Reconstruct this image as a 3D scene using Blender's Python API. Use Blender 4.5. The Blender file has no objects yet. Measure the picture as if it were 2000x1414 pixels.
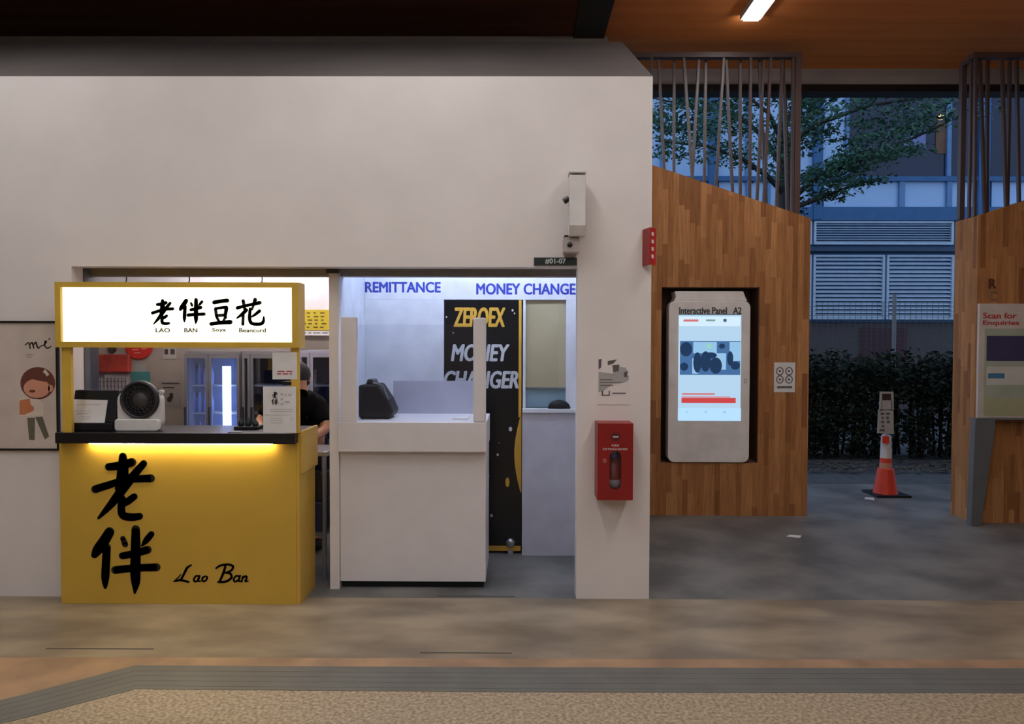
import bpy, bmesh, math, random
from mathutils import Vector, Matrix
random.seed(7)
C = bpy.context.scene.collection
SC = bpy.context.scene
R = math.radians

# ---------------------------------------------------------------- camera, world, exposure
F = 1422.0                                   # focal length in pixels of the 2000 px wide frame
CAMZ = 1.6
ROT = Matrix.Rotation(R(0.35), 3, 'Z') @ Matrix.Rotation(R(90 - 1.49), 3, 'X') @ Matrix.Rotation(R(0.14), 3, 'Z')
cam_d = bpy.data.cameras.new('camera')
cam_d.sensor_fit = 'HORIZONTAL'
cam_d.sensor_width = 36.0
cam_d.lens = F / 2000 * 36.0
cam_d.clip_start = 0.05
cam_d.clip_end = 300
cam = bpy.data.objects.new('camera', cam_d)
C.objects.link(cam)
cam.matrix_world = Matrix.Translation((0, 0, CAMZ)) @ ROT.to_4x4()
SC.camera = cam
SC.view_settings.view_transform = 'Standard'
SC.view_settings.look = 'None'
SC.view_settings.gamma = 1
SC.view_settings.use_curve_mapping = False
SC.view_settings.exposure = 0.0
w = bpy.data.worlds.new('dusk_sky')
SC.world = w
w.use_nodes = True
bg = w.node_tree.nodes['Background']
bg.inputs[0].default_value = (0.40, 0.56, 0.84, 1)
bg.inputs[1].default_value = 1.15
STRIP = 28.5          # radiance of the ceiling strips
SHOP = 20.0            # radiance of the shop tubes


def ray(px, py):
    return ROT @ Vector(((px - 1000) / F, -(py - 707) / F, -1))


def P(px, py, Y):
    d = ray(px, py)
    t = Y / d.y
    return Vector((d.x * t, Y, CAMZ + d.z * t))


def G(px, py, z=0.0):
    d = ray(px, py)
    t = (z - CAMZ) / d.z
    return Vector((d.x * t, d.y * t, z))


# ---------------------------------------------------------------- materials
def lin(c):
    f = lambda v: (v / 255) / 12.92 if v / 255 <= 0.04045 else ((v / 255 + 0.055) / 1.055) ** 2.4
    return (f(c[0]), f(c[1]), f(c[2]), 1)


MATS = {}


def mat(name, c, rough=0.5, metal=0.0, emit=0.0, c2=None, scale=6.0, bump=0.0, spec=0.5, detail=6, stretch=None, lo=0.35, hi=0.65, emit_c=None):
    if name in MATS:
        return MATS[name]
    m = bpy.data.materials.new(name)
    m.use_nodes = True
    nt = m.node_tree
    b = nt.nodes['Principled BSDF']
    b.inputs['Base Color'].default_value = lin(c)
    b.inputs['Roughness'].default_value = rough
    b.inputs['Metallic'].default_value = metal
    b.inputs['Specular IOR Level'].default_value = spec
    if emit:
        b.inputs['Emission Color'].default_value = lin(emit_c or c)
        b.inputs['Emission Strength'].default_value = emit
    tc = nt.nodes.new('ShaderNodeTexCoord')
    n = nt.nodes.new('ShaderNodeTexNoise')
    n.inputs['Scale'].default_value = scale
    n.inputs['Detail'].default_value = detail
    if stretch:
        mp = nt.nodes.new('ShaderNodeMapping')
        mp.inputs['Scale'].default_value = stretch
        nt.links.new(tc.outputs['Object'], mp.inputs[0])
        nt.links.new(mp.outputs[0], n.inputs['Vector'])
    else:
        nt.links.new(tc.outputs['Object'], n.inputs['Vector'])
    if c2 is None:
        c2 = tuple(max(0, v * 0.94) for v in c)
    r = nt.nodes.new('ShaderNodeValToRGB')
    r.color_ramp.elements[0].position = lo
    r.color_ramp.elements[1].position = hi
    r.color_ramp.elements[0].color = lin(c2)
    r.color_ramp.elements[1].color = lin(c)
    nt.links.new(n.outputs['Fac'], r.inputs[0])
    nt.links.new(r.outputs[0], b.inputs['Base Color'])
    if bump:
        bp = nt.nodes.new('ShaderNodeBump')
        bp.inputs['Strength'].default_value = bump
        bp.inputs['Distance'].default_value = 0.01
        nt.links.new(n.outputs['Fac'], bp.inputs['Height'])
        nt.links.new(bp.outputs[0], b.inputs['Normal'])
    MATS[name] = m
    return m


def wood(name, ca, cb, cm, bw=0.5, bh=0.05):
    """vertical strip-jointed boards"""
    m = bpy.data.materials.new(name)
    m.use_nodes = True
    nt = m.node_tree
    b = nt.nodes['Principled BSDF']
    tc = nt.nodes.new('ShaderNodeTexCoord')
    sep = nt.nodes.new('ShaderNodeSeparateXYZ')
    add = nt.nodes.new('ShaderNodeMath')
    com = nt.nodes.new('ShaderNodeCombineXYZ')
    nt.links.new(tc.outputs['Object'], sep.inputs[0])
    nt.links.new(sep.outputs[0], add.inputs[0])
    nt.links.new(sep.outputs[1], add.inputs[1])
    nt.links.new(sep.outputs[2], com.inputs[0])
    nt.links.new(add.outputs[0], com.inputs[1])
    def mth(op, a, b2=None):
        q = nt.nodes.new('ShaderNodeMath')
        q.operation = op
        for k, v in enumerate((a, b2)):
            if v is None: continue
            if isinstance(v, (int, float)): q.inputs[k].default_value = v
            else: nt.links.new(v, q.inputs[k])
        return q.outputs[0]
    row = mth('FLOOR', mth('DIVIDE', add.outputs[0], bh))
    wn = nt.nodes.new('ShaderNodeTexWhiteNoise')
    wn.noise_dimensions = '1D'
    nt.links.new(row, wn.inputs['W'])
    along = mth('ADD', mth('DIVIDE', sep.outputs[2], bw), mth('MULTIPLY', wn.outputs['Value'], 7.0))
    cell = nt.nodes.new('ShaderNodeCombineXYZ')
    nt.links.new(mth('FLOOR', along), cell.inputs[0])
    nt.links.new(row, cell.inputs[1])
    wn2 = nt.nodes.new('ShaderNodeTexWhiteNoise')
    wn2.noise_dimensions = '2D'
    nt.links.new(cell.outputs[0], wn2.inputs['Vector'])
    br = nt.nodes.new('ShaderNodeValToRGB')
    br.color_ramp.elements[0].color = lin(cb)
    br.color_ramp.elements[1].color = lin(ca)
    e = br.color_ramp.elements.new(0.08)
    e.color = lin(cm)
    e = br.color_ramp.elements.new(0.3)
    e.color = lin(cb)
    nt.links.new(wn2.outputs['Value'], br.inputs[0])
    mp = nt.nodes.new('ShaderNodeMapping')
    mp.inputs['Scale'].default_value = (1.2, 22, 1)
    nt.links.new(com.outputs[0], mp.inputs[0])
    n = nt.nodes.new('ShaderNodeTexNoise')
    n.inputs['Scale'].default_value = 3
    n.inputs['Detail'].default_value = 8
    nt.links.new(mp.outputs[0], n.inputs['Vector'])
    mr = nt.nodes.new('ShaderNodeMapRange')
    mr.inputs['From Min'].default_value = 0.3
    mr.inputs['From Max'].default_value = 0.7
    mr.inputs['To Min'].default_value = 0.72
    mr.inputs['To Max'].default_value = 1.15
    nt.links.new(n.outputs['Fac'], mr.inputs[0])
    mx = nt.nodes.new('ShaderNodeMix')
    mx.data_type = 'RGBA'
    mx.blend_type = 'MULTIPLY'
    mx.inputs[0].default_value = 1
    nt.links.new(br.outputs['Color'], mx.inputs[6])
    nt.links.new(mr.outputs[0], mx.inputs[7])
    nt.links.new(mx.outputs[2], b.inputs['Base Color'])
    b.inputs['Roughness'].default_value = 0.7
    b.inputs['Specular IOR Level'].default_value = 0.25
    return m


def glass(name, tint=(235, 240, 245), alpha=0.12, rough=0.03):
    """thin clear sheet: mostly see-through with a weak mirror reflection"""
    m = bpy.data.materials.new(name)
    m.use_nodes = True
    nt = m.node_tree
    nt.nodes.clear()
    out = nt.nodes.new('ShaderNodeOutputMaterial')
    tr = nt.nodes.new('ShaderNodeBsdfTransparent')
    tr.inputs[0].default_value = lin(tint)
    gl = nt.nodes.new('ShaderNodeBsdfGlossy')
    gl.inputs['Roughness'].default_value = rough
    mx = nt.nodes.new('ShaderNodeMixShader')
    mx.inputs[0].default_value = alpha
    nt.links.new(tr.outputs[0], mx.inputs[1])
    nt.links.new(gl.outputs[0], mx.inputs[2])
    nt.links.new(mx.outputs[0], out.inputs[0])
    return m


M_WALL = mat('white_wall_paint', (232, 226, 222), 0.6, c2=(226, 220, 216), scale=2.5, spec=0.25)
M_ROOF = mat('grey_roof_panel', (100, 94, 91), 0.8, spec=0.1, c2=(94, 88, 86), scale=2)
M_SOFFIT = mat('grey_soffit', (150, 146, 144), 0.6)
M_INT = mat('white_interior_paint', (226, 228, 234), 0.5)
M_SHOPWALL = mat('beige_interior_paint', (160, 150, 140), 0.6, c2=(152, 142, 132))
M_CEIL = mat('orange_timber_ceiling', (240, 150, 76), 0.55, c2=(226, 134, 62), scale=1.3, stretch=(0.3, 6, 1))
M_CEILD = mat('shaded_timber_ceiling', (128, 84, 62), 0.8, spec=0.1, c2=(114, 76, 58), scale=1.3, stretch=(0.3, 6, 1))  # dimness left of the beam is put into this timber colour
M_BLACK = mat('black_painted_steel', (24, 26, 27), 0.5)
M_FASCIA = mat('grey_fascia', (176, 174, 176), 0.6, c2=(156, 156, 158), scale=1.5)
M_WOOD = wood('oak_strip_panel', (192, 138, 88), (168, 114, 68), (142, 94, 56))
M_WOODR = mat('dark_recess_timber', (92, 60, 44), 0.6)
M_SLAT = mat('dark_brown_steel', (84, 68, 64), 0.45)
M_YEL = mat('yellow_laminate', (206, 168, 66), 0.42, c2=(202, 164, 62), scale=3)
M_YELF = mat('yellow_powder_coat', (222, 182, 70), 0.4)
M_BLK = mat('black_laminate', (22, 22, 24), 0.35)
M_INK = mat('black_vinyl', (14, 13, 12), 0.5)
M_WHITE = mat('white_laminate', (226, 222, 222), 0.4, c2=(222, 217, 217))
M_PAPER = mat('white_paper', (232, 230, 228), 0.7)
M_RED = mat('red_painted_metal', (146, 22, 20), 0.4, c2=(138, 20, 18))
M_REDL = mat('light_red_face', (206, 44, 36), 0.4)
M_BLUET = mat('blue_vinyl_letters', (44, 62, 168), 0.5)
M_GOLD = mat('gold_vinyl', (214, 166, 62), 0.45)
M_BANNER = mat('black_door_film', (16, 17, 18), 0.3, c2=(12, 12, 14))
M_SILV = mat('silver_vinyl', (200, 202, 206), 0.45)
M_STEEL = mat('brushed_steel', (170, 172, 176), 0.35, metal=0.8)
M_GREY = mat('grey_plastic', (120, 122, 126), 0.5)
M_DGREY = mat('dark_grey_plastic', (48, 48, 52), 0.45)
M_CHAR = mat('charcoal_plastic', (26, 26, 29), 0.5, spec=0.3)
M_LGREY = mat('light_grey_casing', (226, 223, 220), 0.45)
M_SKIN = mat('skin', (196, 140, 108), 0.5)
M_SHIRT = mat('black_cotton', (20, 20, 22), 0.9, spec=0.1)
M_NAVY = mat('navy_cotton', (36, 40, 60), 0.9, spec=0.1)
M_HAIR = mat('black_hair', (14, 13, 13), 0.6)
M_TUBE = mat('lit_tube', (255, 250, 240), 0.5, emit=STRIP, emit_c=(250, 247, 248))
M_FIXT = mat('luminaire_housing', (200, 196, 190), 0.5)
GL_CLEAR = glass('clear_acrylic', (250, 251, 253), 0.03)
GL_DOOR = glass('chiller_glass', (225, 232, 245), 0.10)

# ---------------------------------------------------------------- mesh helpers
class MB:
    def __init__(s):
        s.v, s.f = [], []

    def add(s, vs, fs):
        n = len(s.v)
        s.v += [Vector(v) for v in vs]
        s.f += [tuple(i + n for i in f) for f in fs]
        return s

    def box(s, x0, x1, y0, y1, z0, z1):
        if x0 > x1: x0, x1 = x1, x0
        if y0 > y1: y0, y1 = y1, y0
        if z0 > z1: z0, z1 = z1, z0
        v = [(x, y, z) for z in (z0, z1) for y in (y0, y1) for x in (x0, x1)]
        return s.add(v, [(0, 2, 3, 1), (4, 5, 7, 6), (0, 1, 5, 4), (1, 3, 7, 5), (3, 2, 6, 7), (2, 0, 4, 6)])

    def pbox(s, px0, px1, py0, py1, Y0, Y1):
        """front face outlined in the photograph at distance Y0, real depth to Y1"""
        xm, ym = (px0 + px1) / 2, (py0 + py1) / 2
        return s.box(P(px0, ym, Y0).x, P(px1, ym, Y0).x, Y0, Y1, P(xm, py1, Y0).z, P(xm, py0, Y0).z)

    def prism(s, pts, y0, y1):
        """polygon of (x, z) extruded in y"""
        a = sum(pts[i][0] * pts[(i + 1) % len(pts)][1] - pts[(i + 1) % len(pts)][0] * pts[i][1] for i in range(len(pts)))
        if a < 0: pts = pts[::-1]
        n = len(pts)
        v = [(p[0], y0, p[1]) for p in pts] + [(p[0], y1, p[1]) for p in pts]
        f = [tuple(range(n)), tuple(range(2 * n - 1, n - 1, -1))]
        f += [(i, i + n, (i + 1) % n + n, (i + 1) % n) for i in range(n)]
        return s.add(v, f)

    def pprism(s, ppts, Y0, Y1):
        q = [P(a, b, Y0) for a, b in ppts]
        return s.prism([(v.x, v.z) for v in q], Y0, Y1)

    def xprism(s, pts, x0, x1):
        """polygon of (y, z) extruded in x"""
        a = sum(pts[i][0] * pts[(i + 1) % len(pts)][1] - pts[(i + 1) % len(pts)][0] * pts[i][1] for i in range(len(pts)))
        if a < 0: pts = pts[::-1]
        n = len(pts)
        v = [(x1, p[0], p[1]) for p in pts] + [(x0, p[0], p[1]) for p in pts]
        f = [tuple(range(n)), tuple(range(2 * n - 1, n - 1, -1))]
        f += [(i, i + n, (i + 1) % n + n, (i + 1) % n) for i in range(n)]
        return s.add(v, f)

    def slab(s, pts, z0, z1):
        """polygon of (x, y) extruded in z"""
        a = sum(pts[i][0] * pts[(i + 1) % len(pts)][1] - pts[(i + 1) % len(pts)][0] * pts[i][1] for i in range(len(pts)))
        if a < 0: pts = pts[::-1]
        n = len(pts)
        v = [(p[0], p[1], z1) for p in pts] + [(p[0], p[1], z0) for p in pts]
        f = [tuple(range(n)), tuple(range(2 * n - 1, n - 1, -1))]
        f += [(i, i + n, (i + 1) % n + n, (i + 1) % n) for i in range(n)]
        return s.add(v, f)

    def tube(s, p0, p1, r0, r1=None, seg=12, caps=True):
        p0, p1 = Vector(p0), Vector(p1)
        r1 = r0 if r1 is None else r1
        d = (p1 - p0).normalized()
        a = d.orthogonal().normalized()
        b = d.cross(a)
        v = []
        for p, r in ((p0, r0), (p1, r1)):
            for i in range(seg):
                t = 2 * math.pi * i / seg
                v.append(p + a * (math.cos(t) * r) + b * (math.sin(t) * r))
        f = [(i, (i + 1) % seg, (i + 1) % seg + seg, i + seg) for i in range(seg)]
        if caps:
            f += [tuple(range(seg - 1, -1, -1)), tuple(range(seg, 2 * seg))]
        return s.add(v, f)

    def path(s, pts, r0, r1=None, seg=8):
        r1 = r0 if r1 is None else r1
        n = len(pts) - 1
        for i in range(n):
            s.tube(pts[i], pts[i + 1], r0 + (r1 - r0) * i / n, r0 + (r1 - r0) * (i + 1) / n, seg)
        return s

    def lathe(s, prof, c, axis='Z', seg=32):
        """prof = [(radius, height)], turned about an axis through c"""
        n = len(prof)
        v, f = [], []
        for k in range(seg):
            t = 2 * math.pi * k / seg
            for r, h in prof:
                x, y = r * math.cos(t), r * math.sin(t)
                v.append(Vector(c) + (Vector((x, y, h)) if axis == 'Z' else Vector((x, -h, y))))
        for k in range(seg):
            for i in range(n - 1):
                a, b = k * n + i, ((k + 1) % seg) * n + i
                f.append((a, b, b + 1, a + 1))
        return s.add(v, f)

    def ellipsoid(s, c, rx, ry, rz, seg=20, rings=12, z0=-1.0, z1=1.0):
        prof = []
        for i in range(rings + 1):
            h = z0 + (z1 - z0) * i / rings
            a = math.asin(max(-1, min(1, h)))
            prof.append((max(math.cos(a), 1e-4), math.sin(a)))
        n = len(s.v)
        s.lathe(prof, (0, 0, 0), seg=seg)
        for i in range(n, len(s.v)):
            q = s.v[i]
            s.v[i] = Vector((c[0] + q.x * rx, c[1] + q.y * ry, c[2] + q.z * rz))
        return s

    def rrect(s, x0, x1, z0, z1, r, y0, y1, seg=5):
        pts = []
        for cx, cz, a0 in ((x1 - r, z0 + r, -90), (x1 - r, z1 - r, 0), (x0 + r, z1 - r, 90), (x0 + r, z0 + r, 180)):
            for k in range(seg + 1):
                a = R(a0 + 90 * k / seg)
                pts.append((cx + r * math.cos(a), cz + r * math.sin(a)))
        return s.prism(pts, y0, y1)

    def disc(s, x, z, rx, rz, y0, y1, seg=28):
        return s.prism([(x + rx * math.cos(2 * math.pi * k / seg), z + rz * math.sin(2 * math.pi * k / seg)) for k in range(seg)], y0, y1)

    def ring(s, x, z, rx, rz, t, y0, y1, seg=36, a0=0.0, a1=360.0):
        n = max(3, int(seg * (a1 - a0) / 360))
        for k in range(n):
            q = []
            for a in (R(a0 + (a1 - a0) * k / n), R(a0 + (a1 - a0) * (k + 1) / n)):
                q.append(((x + (rx + t / 2) * math.cos(a), z + (rz + t / 2) * math.sin(a)), (x + (rx - t / 2) * math.cos(a), z + (rz - t / 2) * math.sin(a))))
            s.prism([q[0][0], q[1][0], q[1][1], q[0][1]], y0, y1)
        return s

    def brush(s, strokes, Y0, Y1, conv):
        """strokes = [[(u, v, width), ...]]: brush strokes on the plane Y0; conv(u, v) -> photo pixel"""
        k = (P(*conv(100, 0), Y0) - P(*conv(0, 0), Y0)).length / 100
        for st in strokes:
            q = [P(*conv(a, b), Y0) for a, b, _ in st]
            q = [(v.x, v.z, wd * k / 2) for v, (_, _, wd) in zip(q, st)]
            # smooth the polyline
            if len(q) > 2:
                out = []
                for i in range(len(q) - 1):
                    p0, p1, p2, p3 = q[max(i - 1, 0)], q[i], q[i + 1], q[min(i + 2, len(q) - 1)]
                    for j in range(5):
                        t = j / 5
                        out.append(tuple(0.5 * (2 * b + (c - a) * t + (2 * a - 5 * b + 4 * c - d) * t * t + (3 * b - a - 3 * c + d) * t ** 3) for a, b, c, d in zip(p0, p1, p2, p3)))
                q = out + [q[-1]]
            for i, (x, z, r) in enumerate(q):
                s.disc(x, z, max(r, 1e-4), max(r, 1e-4), Y0, Y1, 12)
                if i + 1 < len(q):
                    x2, z2, r2 = q[i + 1]
                    d = Vector((x2 - x, z2 - z))
                    if d.length < 1e-6: continue
                    n = Vector((-d.y, d.x)).normalized()
                    s.prism([(x + n.x * r, z + n.y * r), (x - n.x * r, z - n.y * r), (x2 - n.x * r2, z2 - n.y * r2), (x2 + n.x * r2, z2 + n.y * r2)], Y0, Y1)
        return s


def obj(name, mb, m, parent=None, loc=None, bevel=0.0, smooth=False):
    o_loc = Vector(loc) if loc is not None else (Vector(parent['_w']) if parent is not None else None)
    if o_loc is None:
        xs = [v.x for v in mb.v]; ys = [v.y for v in mb.v]; zs = [v.z for v in mb.v]
        o_loc = Vector(((min(xs) + max(xs)) / 2, (min(ys) + max(ys)) / 2, min(zs)))
    me = bpy.data.meshes.new(name)
    me.from_pydata([tuple(v - o_loc) for v in mb.v], [], mb.f)
    me.update()
    o = bpy.data.objects.new(name, me)
    C.objects.link(o)
    me.materials.append(m)
    if smooth:
        for p in me.polygons: p.use_smooth = True
    o['_w'] = tuple(o_loc)
    if parent is not None:
        o.parent = parent
        o.location = o_loc - Vector(parent['_w'])
    else:
        o.location = o_loc
    if bevel:
        bv = o.modifiers.new('bevel', 'BEVEL')
        bv.width = bevel
        bv.segments = 3
        bv.limit_method = 'ANGLE'
    return o


def tag(o, label, cat, group=None, kind=None):
    o['label'] = label
    o['category'] = cat
    if group: o['group'] = group
    if kind: o['kind'] = kind
    return o


def thing(name, loc, label, cat, group=None):
    o = bpy.data.objects.new(name, None)
    C.objects.link(o)
    o.location = loc
    o.empty_display_size = 0.1
    o['_w'] = tuple(loc)
    return tag(o, label, cat, group)


def struct(name, mb, m, label=None):
    o = obj(name, mb, m)
    o['kind'] = 'structure'
    if label: o['label'] = label
    o['category'] = 'structure' if not label else label.split()[-1]
    return o


def text_verts(s, shear=0.0, bold=0.0):
    cu = bpy.data.curves.new('lettering', 'FONT')
    cu.body = s
    cu.shear = shear
    cu.offset = bold
    cu.extrude = 0.0
    cu.resolution_u = 3
    o = bpy.data.objects.new('lettering_source', cu)
    C.objects.link(o)
    dg = bpy.context.evaluated_depsgraph_get()
    dg.update()
    me = bpy.data.meshes.new_from_object(o.evaluated_get(dg))
    bpy.data.objects.remove(o)
    bpy.data.curves.remove(cu)
    vs = [v.co.copy() for v in me.vertices]
    fs = [tuple(p.vertices) for p in me.polygons]
    bpy.data.meshes.remove(me)
    return vs, fs


def text(name, s, px0, px1, py0, py1, Y, m, parent, shear=0.0, bold=0.0, th=0.002, mb=None, fat=0.0):
    """flat lettering filling the given photo rectangle at distance Y, standing th proud of it"""
    vs, fs = text_verts(s, shear, bold)
    if not vs: return None
    x0 = min(v.x for v in vs); x1 = max(v.x for v in vs); y0 = min(v.y for v in vs); y1 = max(v.y for v in vs)
    A = P(px0, (py0 + py1) / 2, Y); B = P(px1, (py0 + py1) / 2, Y)
    za = P((px0 + px1) / 2, py1, Y).z; zb = P((px0 + px1) / 2, py0, Y).z
    out = [Vector((A.x + (v.x - x0) / (x1 - x0) * (B.x - A.x), Y - th, za + (v.y - y0) / (y1 - y0) * (zb - za))) for v in vs]
    own = mb is None
    mb = mb or MB()
    mb.add(out, fs)
    if fat:
        e = fat * (zb - za)
        for ly, (dx, dz) in enumerate(((e, 0), (-e, 0), (0, e * .7), (0, -e * .7), (e * .7, e * .5), (-e * .7, -e * .5), (e * .7, -e * .5), (-e * .7, e * .5))):
            mb.add([v + Vector((dx, .0002 * (ly + 1), dz)) for v in out], fs)
    return obj(name, mb, m, parent) if own else mb


# ---------------------------------------------------------------- distances read off the floor line
YW = G(1200, 1170).y          # white shop wall
YK = G(350, 1187).y           # front of the yellow stall
YC = G(800, 1149).y           # money changer counter
YS = G(980, 1081).y           # money changer shop front
YA = G(1430, 1007).y          # timber panel with the screen
YB = G(1925, 1021).y          # second timber panel
ZH = P(700, 521, YW).z        # underside of the shop opening
ZT = P(700, 149, YW).z        # top of the white wall
XJ = P(141, 650, YW).x        # left jamb
XP0, XP1 = P(1127, 800, YW).x, P(1271, 700, YW).x    # pillar
TH = 0.12
XM0 = P(663, 800, YC).x       # partition between the two shops
XRW = XP0 + 0.22               # right wall of the recess, hidden behind the pillar
ZC = 4.40                     # ceiling
YR, ZR = 5.85, P(1100, 82, 5.85).z
YBACK = 6.62                  # back of the shops
YE = 7.5                      # far edge of the ceiling

# ---------------------------------------------------------------- floor
m_conc = mat('tan_concrete', (160, 145, 122), 0.4, c2=(120, 107, 90), scale=2.2, detail=14, lo=0.38, hi=0.64, stretch=(0.7, 1.6, 1))
m_terr = mat('terrazzo', (186, 168, 138), 0.5, c2=(132, 114, 92), scale=60, detail=6, lo=0.36, hi=0.64)
m_grey = mat('grey_concrete', (128, 127, 124), 0.5, c2=(92, 92, 91), scale=2.3, detail=14, lo=0.36, hi=0.64)
m_band = mat('grey_tactile', (108, 107, 100), 0.5, c2=(99, 98, 92), scale=5)
m_rust = mat('rust_edge_strip', (172, 138, 104), 0.5, c2=(142, 114, 88), scale=4)
f0 = MB().slab([(-9, -6), (12, -6), (12, YW), (-9, YW)], -0.1, 0.0)
struct('floor', f0, m_terr, 'speckled tan terrazzo floor')
u = [G(-400, 1466), G(50, 1356), G(264, 1300), G(1000, 1304), G(2000, 1306), G(3200, 1306)]
l = [G(-400, 1512), G(50, 1402), G(264, 1346), G(1000, 1352), G(2000, 1354), G(3200, 1354)]
yl = u[2].y
far = lambda v, y: (v.x, v.y)
band = MB()
for i in range(5):
    band.slab([(l[i].x, l[i].y), (l[i + 1].x, l[i + 1].y), (u[i + 1].x, u[i + 1].y), (u[i].x, u[i].y)], -0.02, 0.002)
# shallow ribs along the strip
for i in range(5):
    for k in range(4):
        t0, t1 = 0.12 + k * 0.21, 0.22 + k * 0.21
        q = []
        for a, t in ((i, t0), (i + 1, t0), (i + 1, t1), (i, t1)):
            v = l[a].lerp(u[a], t)
            q.append((v.x, v.y))
        band.slab(q, 0.0, 0.0028)
bo = struct('trim_1', band, m_band, 'grey ribbed guide strip set in the floor')
# smooth concrete apron behind the strip, with the rust coloured edge
yr = [G(-400, 1284), G(50, 1284), G(264, 1284), G(1000, 1287), G(2000, 1289), G(3200, 1289)]
ru = MB()
for i in range(5):
    ru.slab([(u[i].x, u[i].y), (u[i + 1].x, u[i + 1].y), (yr[i + 1].x, yr[i + 1].y), (yr[i].x, yr[i].y)], -0.02, 0.0012)
struct('trim_2', ru, m_rust, 'rust coloured floor edge strip')
ap = MB()
for i in range(5):
    ap.slab([(yr[i].x, yr[i].y), (yr[i + 1].x, yr[i + 1].y), (yr[i + 1].x, YW), (yr[i].x, YW)], -0.02, 0.0008)
struct('floor.001', ap, m_conc, 'smooth tan concrete apron floor')
struct('floor.002', MB().slab([(-9, YW), (14, YW), (14, 8.3), (-9, 8.3)], -0.1, 0.0), m_grey, 'grey concrete back floor')
jt = mat('dark_joint', (84, 78, 70), .7)
for k, (a, b, y) in enumerate(((856, 1006, 1164), (820, 1000, 1275), (90, 300, 1267))):
    q0, q1 = G(a, y), G(b, y + 1)
    struct('trim_%d' % (10 + k), MB().slab([(q0.x, q0.y - .006), (q1.x, q1.y - .006), (q1.x, q1.y + .006), (q0.x, q0.y + .006)], -.01, .0016), jt, 'short dark floor joint')
struct('ground', MB().slab([(-14, 8.3), (26, 8.3), (26, 22), (-14, 22)], -0.12, -0.01), mat('dark_tarmac', (86, 88, 90), 0.8, c2=(70, 71, 73), scale=9, detail=10), 'dark tarmac ground')

# ---------------------------------------------------------------- white shop building
wf = MB()
wf.box(-6, XJ, YW, YW + TH, 0, ZT)
wf.box(XJ, XP0, YW, YW + TH, ZH, ZT)
wf.box(XP0, XP1, YW, YW + TH, 0, ZT)
struct('wall_front', wf, M_WALL, 'white painted shop wall')
roof = MB().xprism([(YW, ZT), (YR, ZR), (YBACK + 0.1, ZT), (YBACK + 0.1, ZT - 0.06), (YR, ZR - 0.06), (YW + 0.08, ZT - 0.02)], -6, XP1)
struct('roof', roof, M_ROOF, 'grey sloping shop roof')
struct('wall_right', MB().box(XRW, XP1, YW + TH, YBACK + 0.1, 0, ZT - 0.07), M_WALL, 'white end wall')
YL = YW + TH + 0.10
ZL = P(900, 540, YL).z
struct('lintel', MB().box(XJ - .3, XRW, YL, YL + .08, ZL, 2.4), M_SOFFIT, 'grey shutter lintel inside the shop opening')
struct('trim_9', MB().box(XJ - .3, XRW, YW + TH, YL, ZH + .01, ZH + .03), M_SOFFIT)
struct('ceiling_shop', MB().box(-6, XRW, YW + TH, YBACK + .1, 2.62, 2.68), M_INT, 'white shop ceiling')
struct('wall_partition', MB().box(XM0 - 0.06, XM0, YC + 0.04, YBACK, 0, 2.62), mat('blue_white_partition', (222, 228, 238), 0.5), 'white partition')
post = MB().pbox(645, 662.5, 524, 1147, YC - 0.005, YC + 0.04)
po = struct('trim_3', MB().box(P(645, 800, YC).x, XM0, YC - 0.02, YC + 0.04, 0, ZL + .03), M_WALL, 'white post between the two shops')
struct('trim_4', MB().pbox(637, 661, 525, 533, YC - 0.05, YC - 0.021), mat('brown_bracket', (58, 48, 46), 0.5), 'dark shutter guide bracket')
# left shop shell
struct('wall_back', MB().box(-6, XM0 - 0.06, YBACK, YBACK + 0.1, 0, 2.62), M_SHOPWALL, 'beige back wall of left shop')
struct('wall_left', MB().box(-4.2, -4.1, YW + TH, YBACK, 0, 2.62), M_SHOPWALL)
struct('wall_upper', MB().box(-4.1, XM0 - 0.061, YBACK - 0.06, YBACK, 1.86, 2.62), M_INT, 'white upper band of back wall')
struct('trim_5', MB().box(XJ - 0.09, XJ + 0.005, YW + TH, YW + TH + 0.06, 0, ZH), mat('dark_grey_frame', (82, 84, 84), 0.5), 'dark grey door frame behind jamb')
struct('trim_6', MB().box(XJ - 0.16, XJ - 0.02, YW + TH + 0.10, YW + TH + 0.2, 0, ZH), M_DGREY)
# shutter rail hooks hanging under the soffit
for k, (hx) in enumerate((247, 370, 512)):
    p0 = P(hx, 540, YL + .04)
    hk = MB().path([(p0.x, YL + .04, ZL), (p0.x, YL + .04, ZL - 0.03), (p0.x - 0.012, YL + .04, ZL - 0.045)], 0.004)
    tag(obj('ceiling_hook', hk, M_DGREY), ['thin dark hook under the soffit above the bald end of the sign', 'thin dark hook under the soffit above the lit sign middle', 'thin dark hook under the soffit above the right end of the lit sign'][k], 'hook', 'hooks under the soffit')

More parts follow.
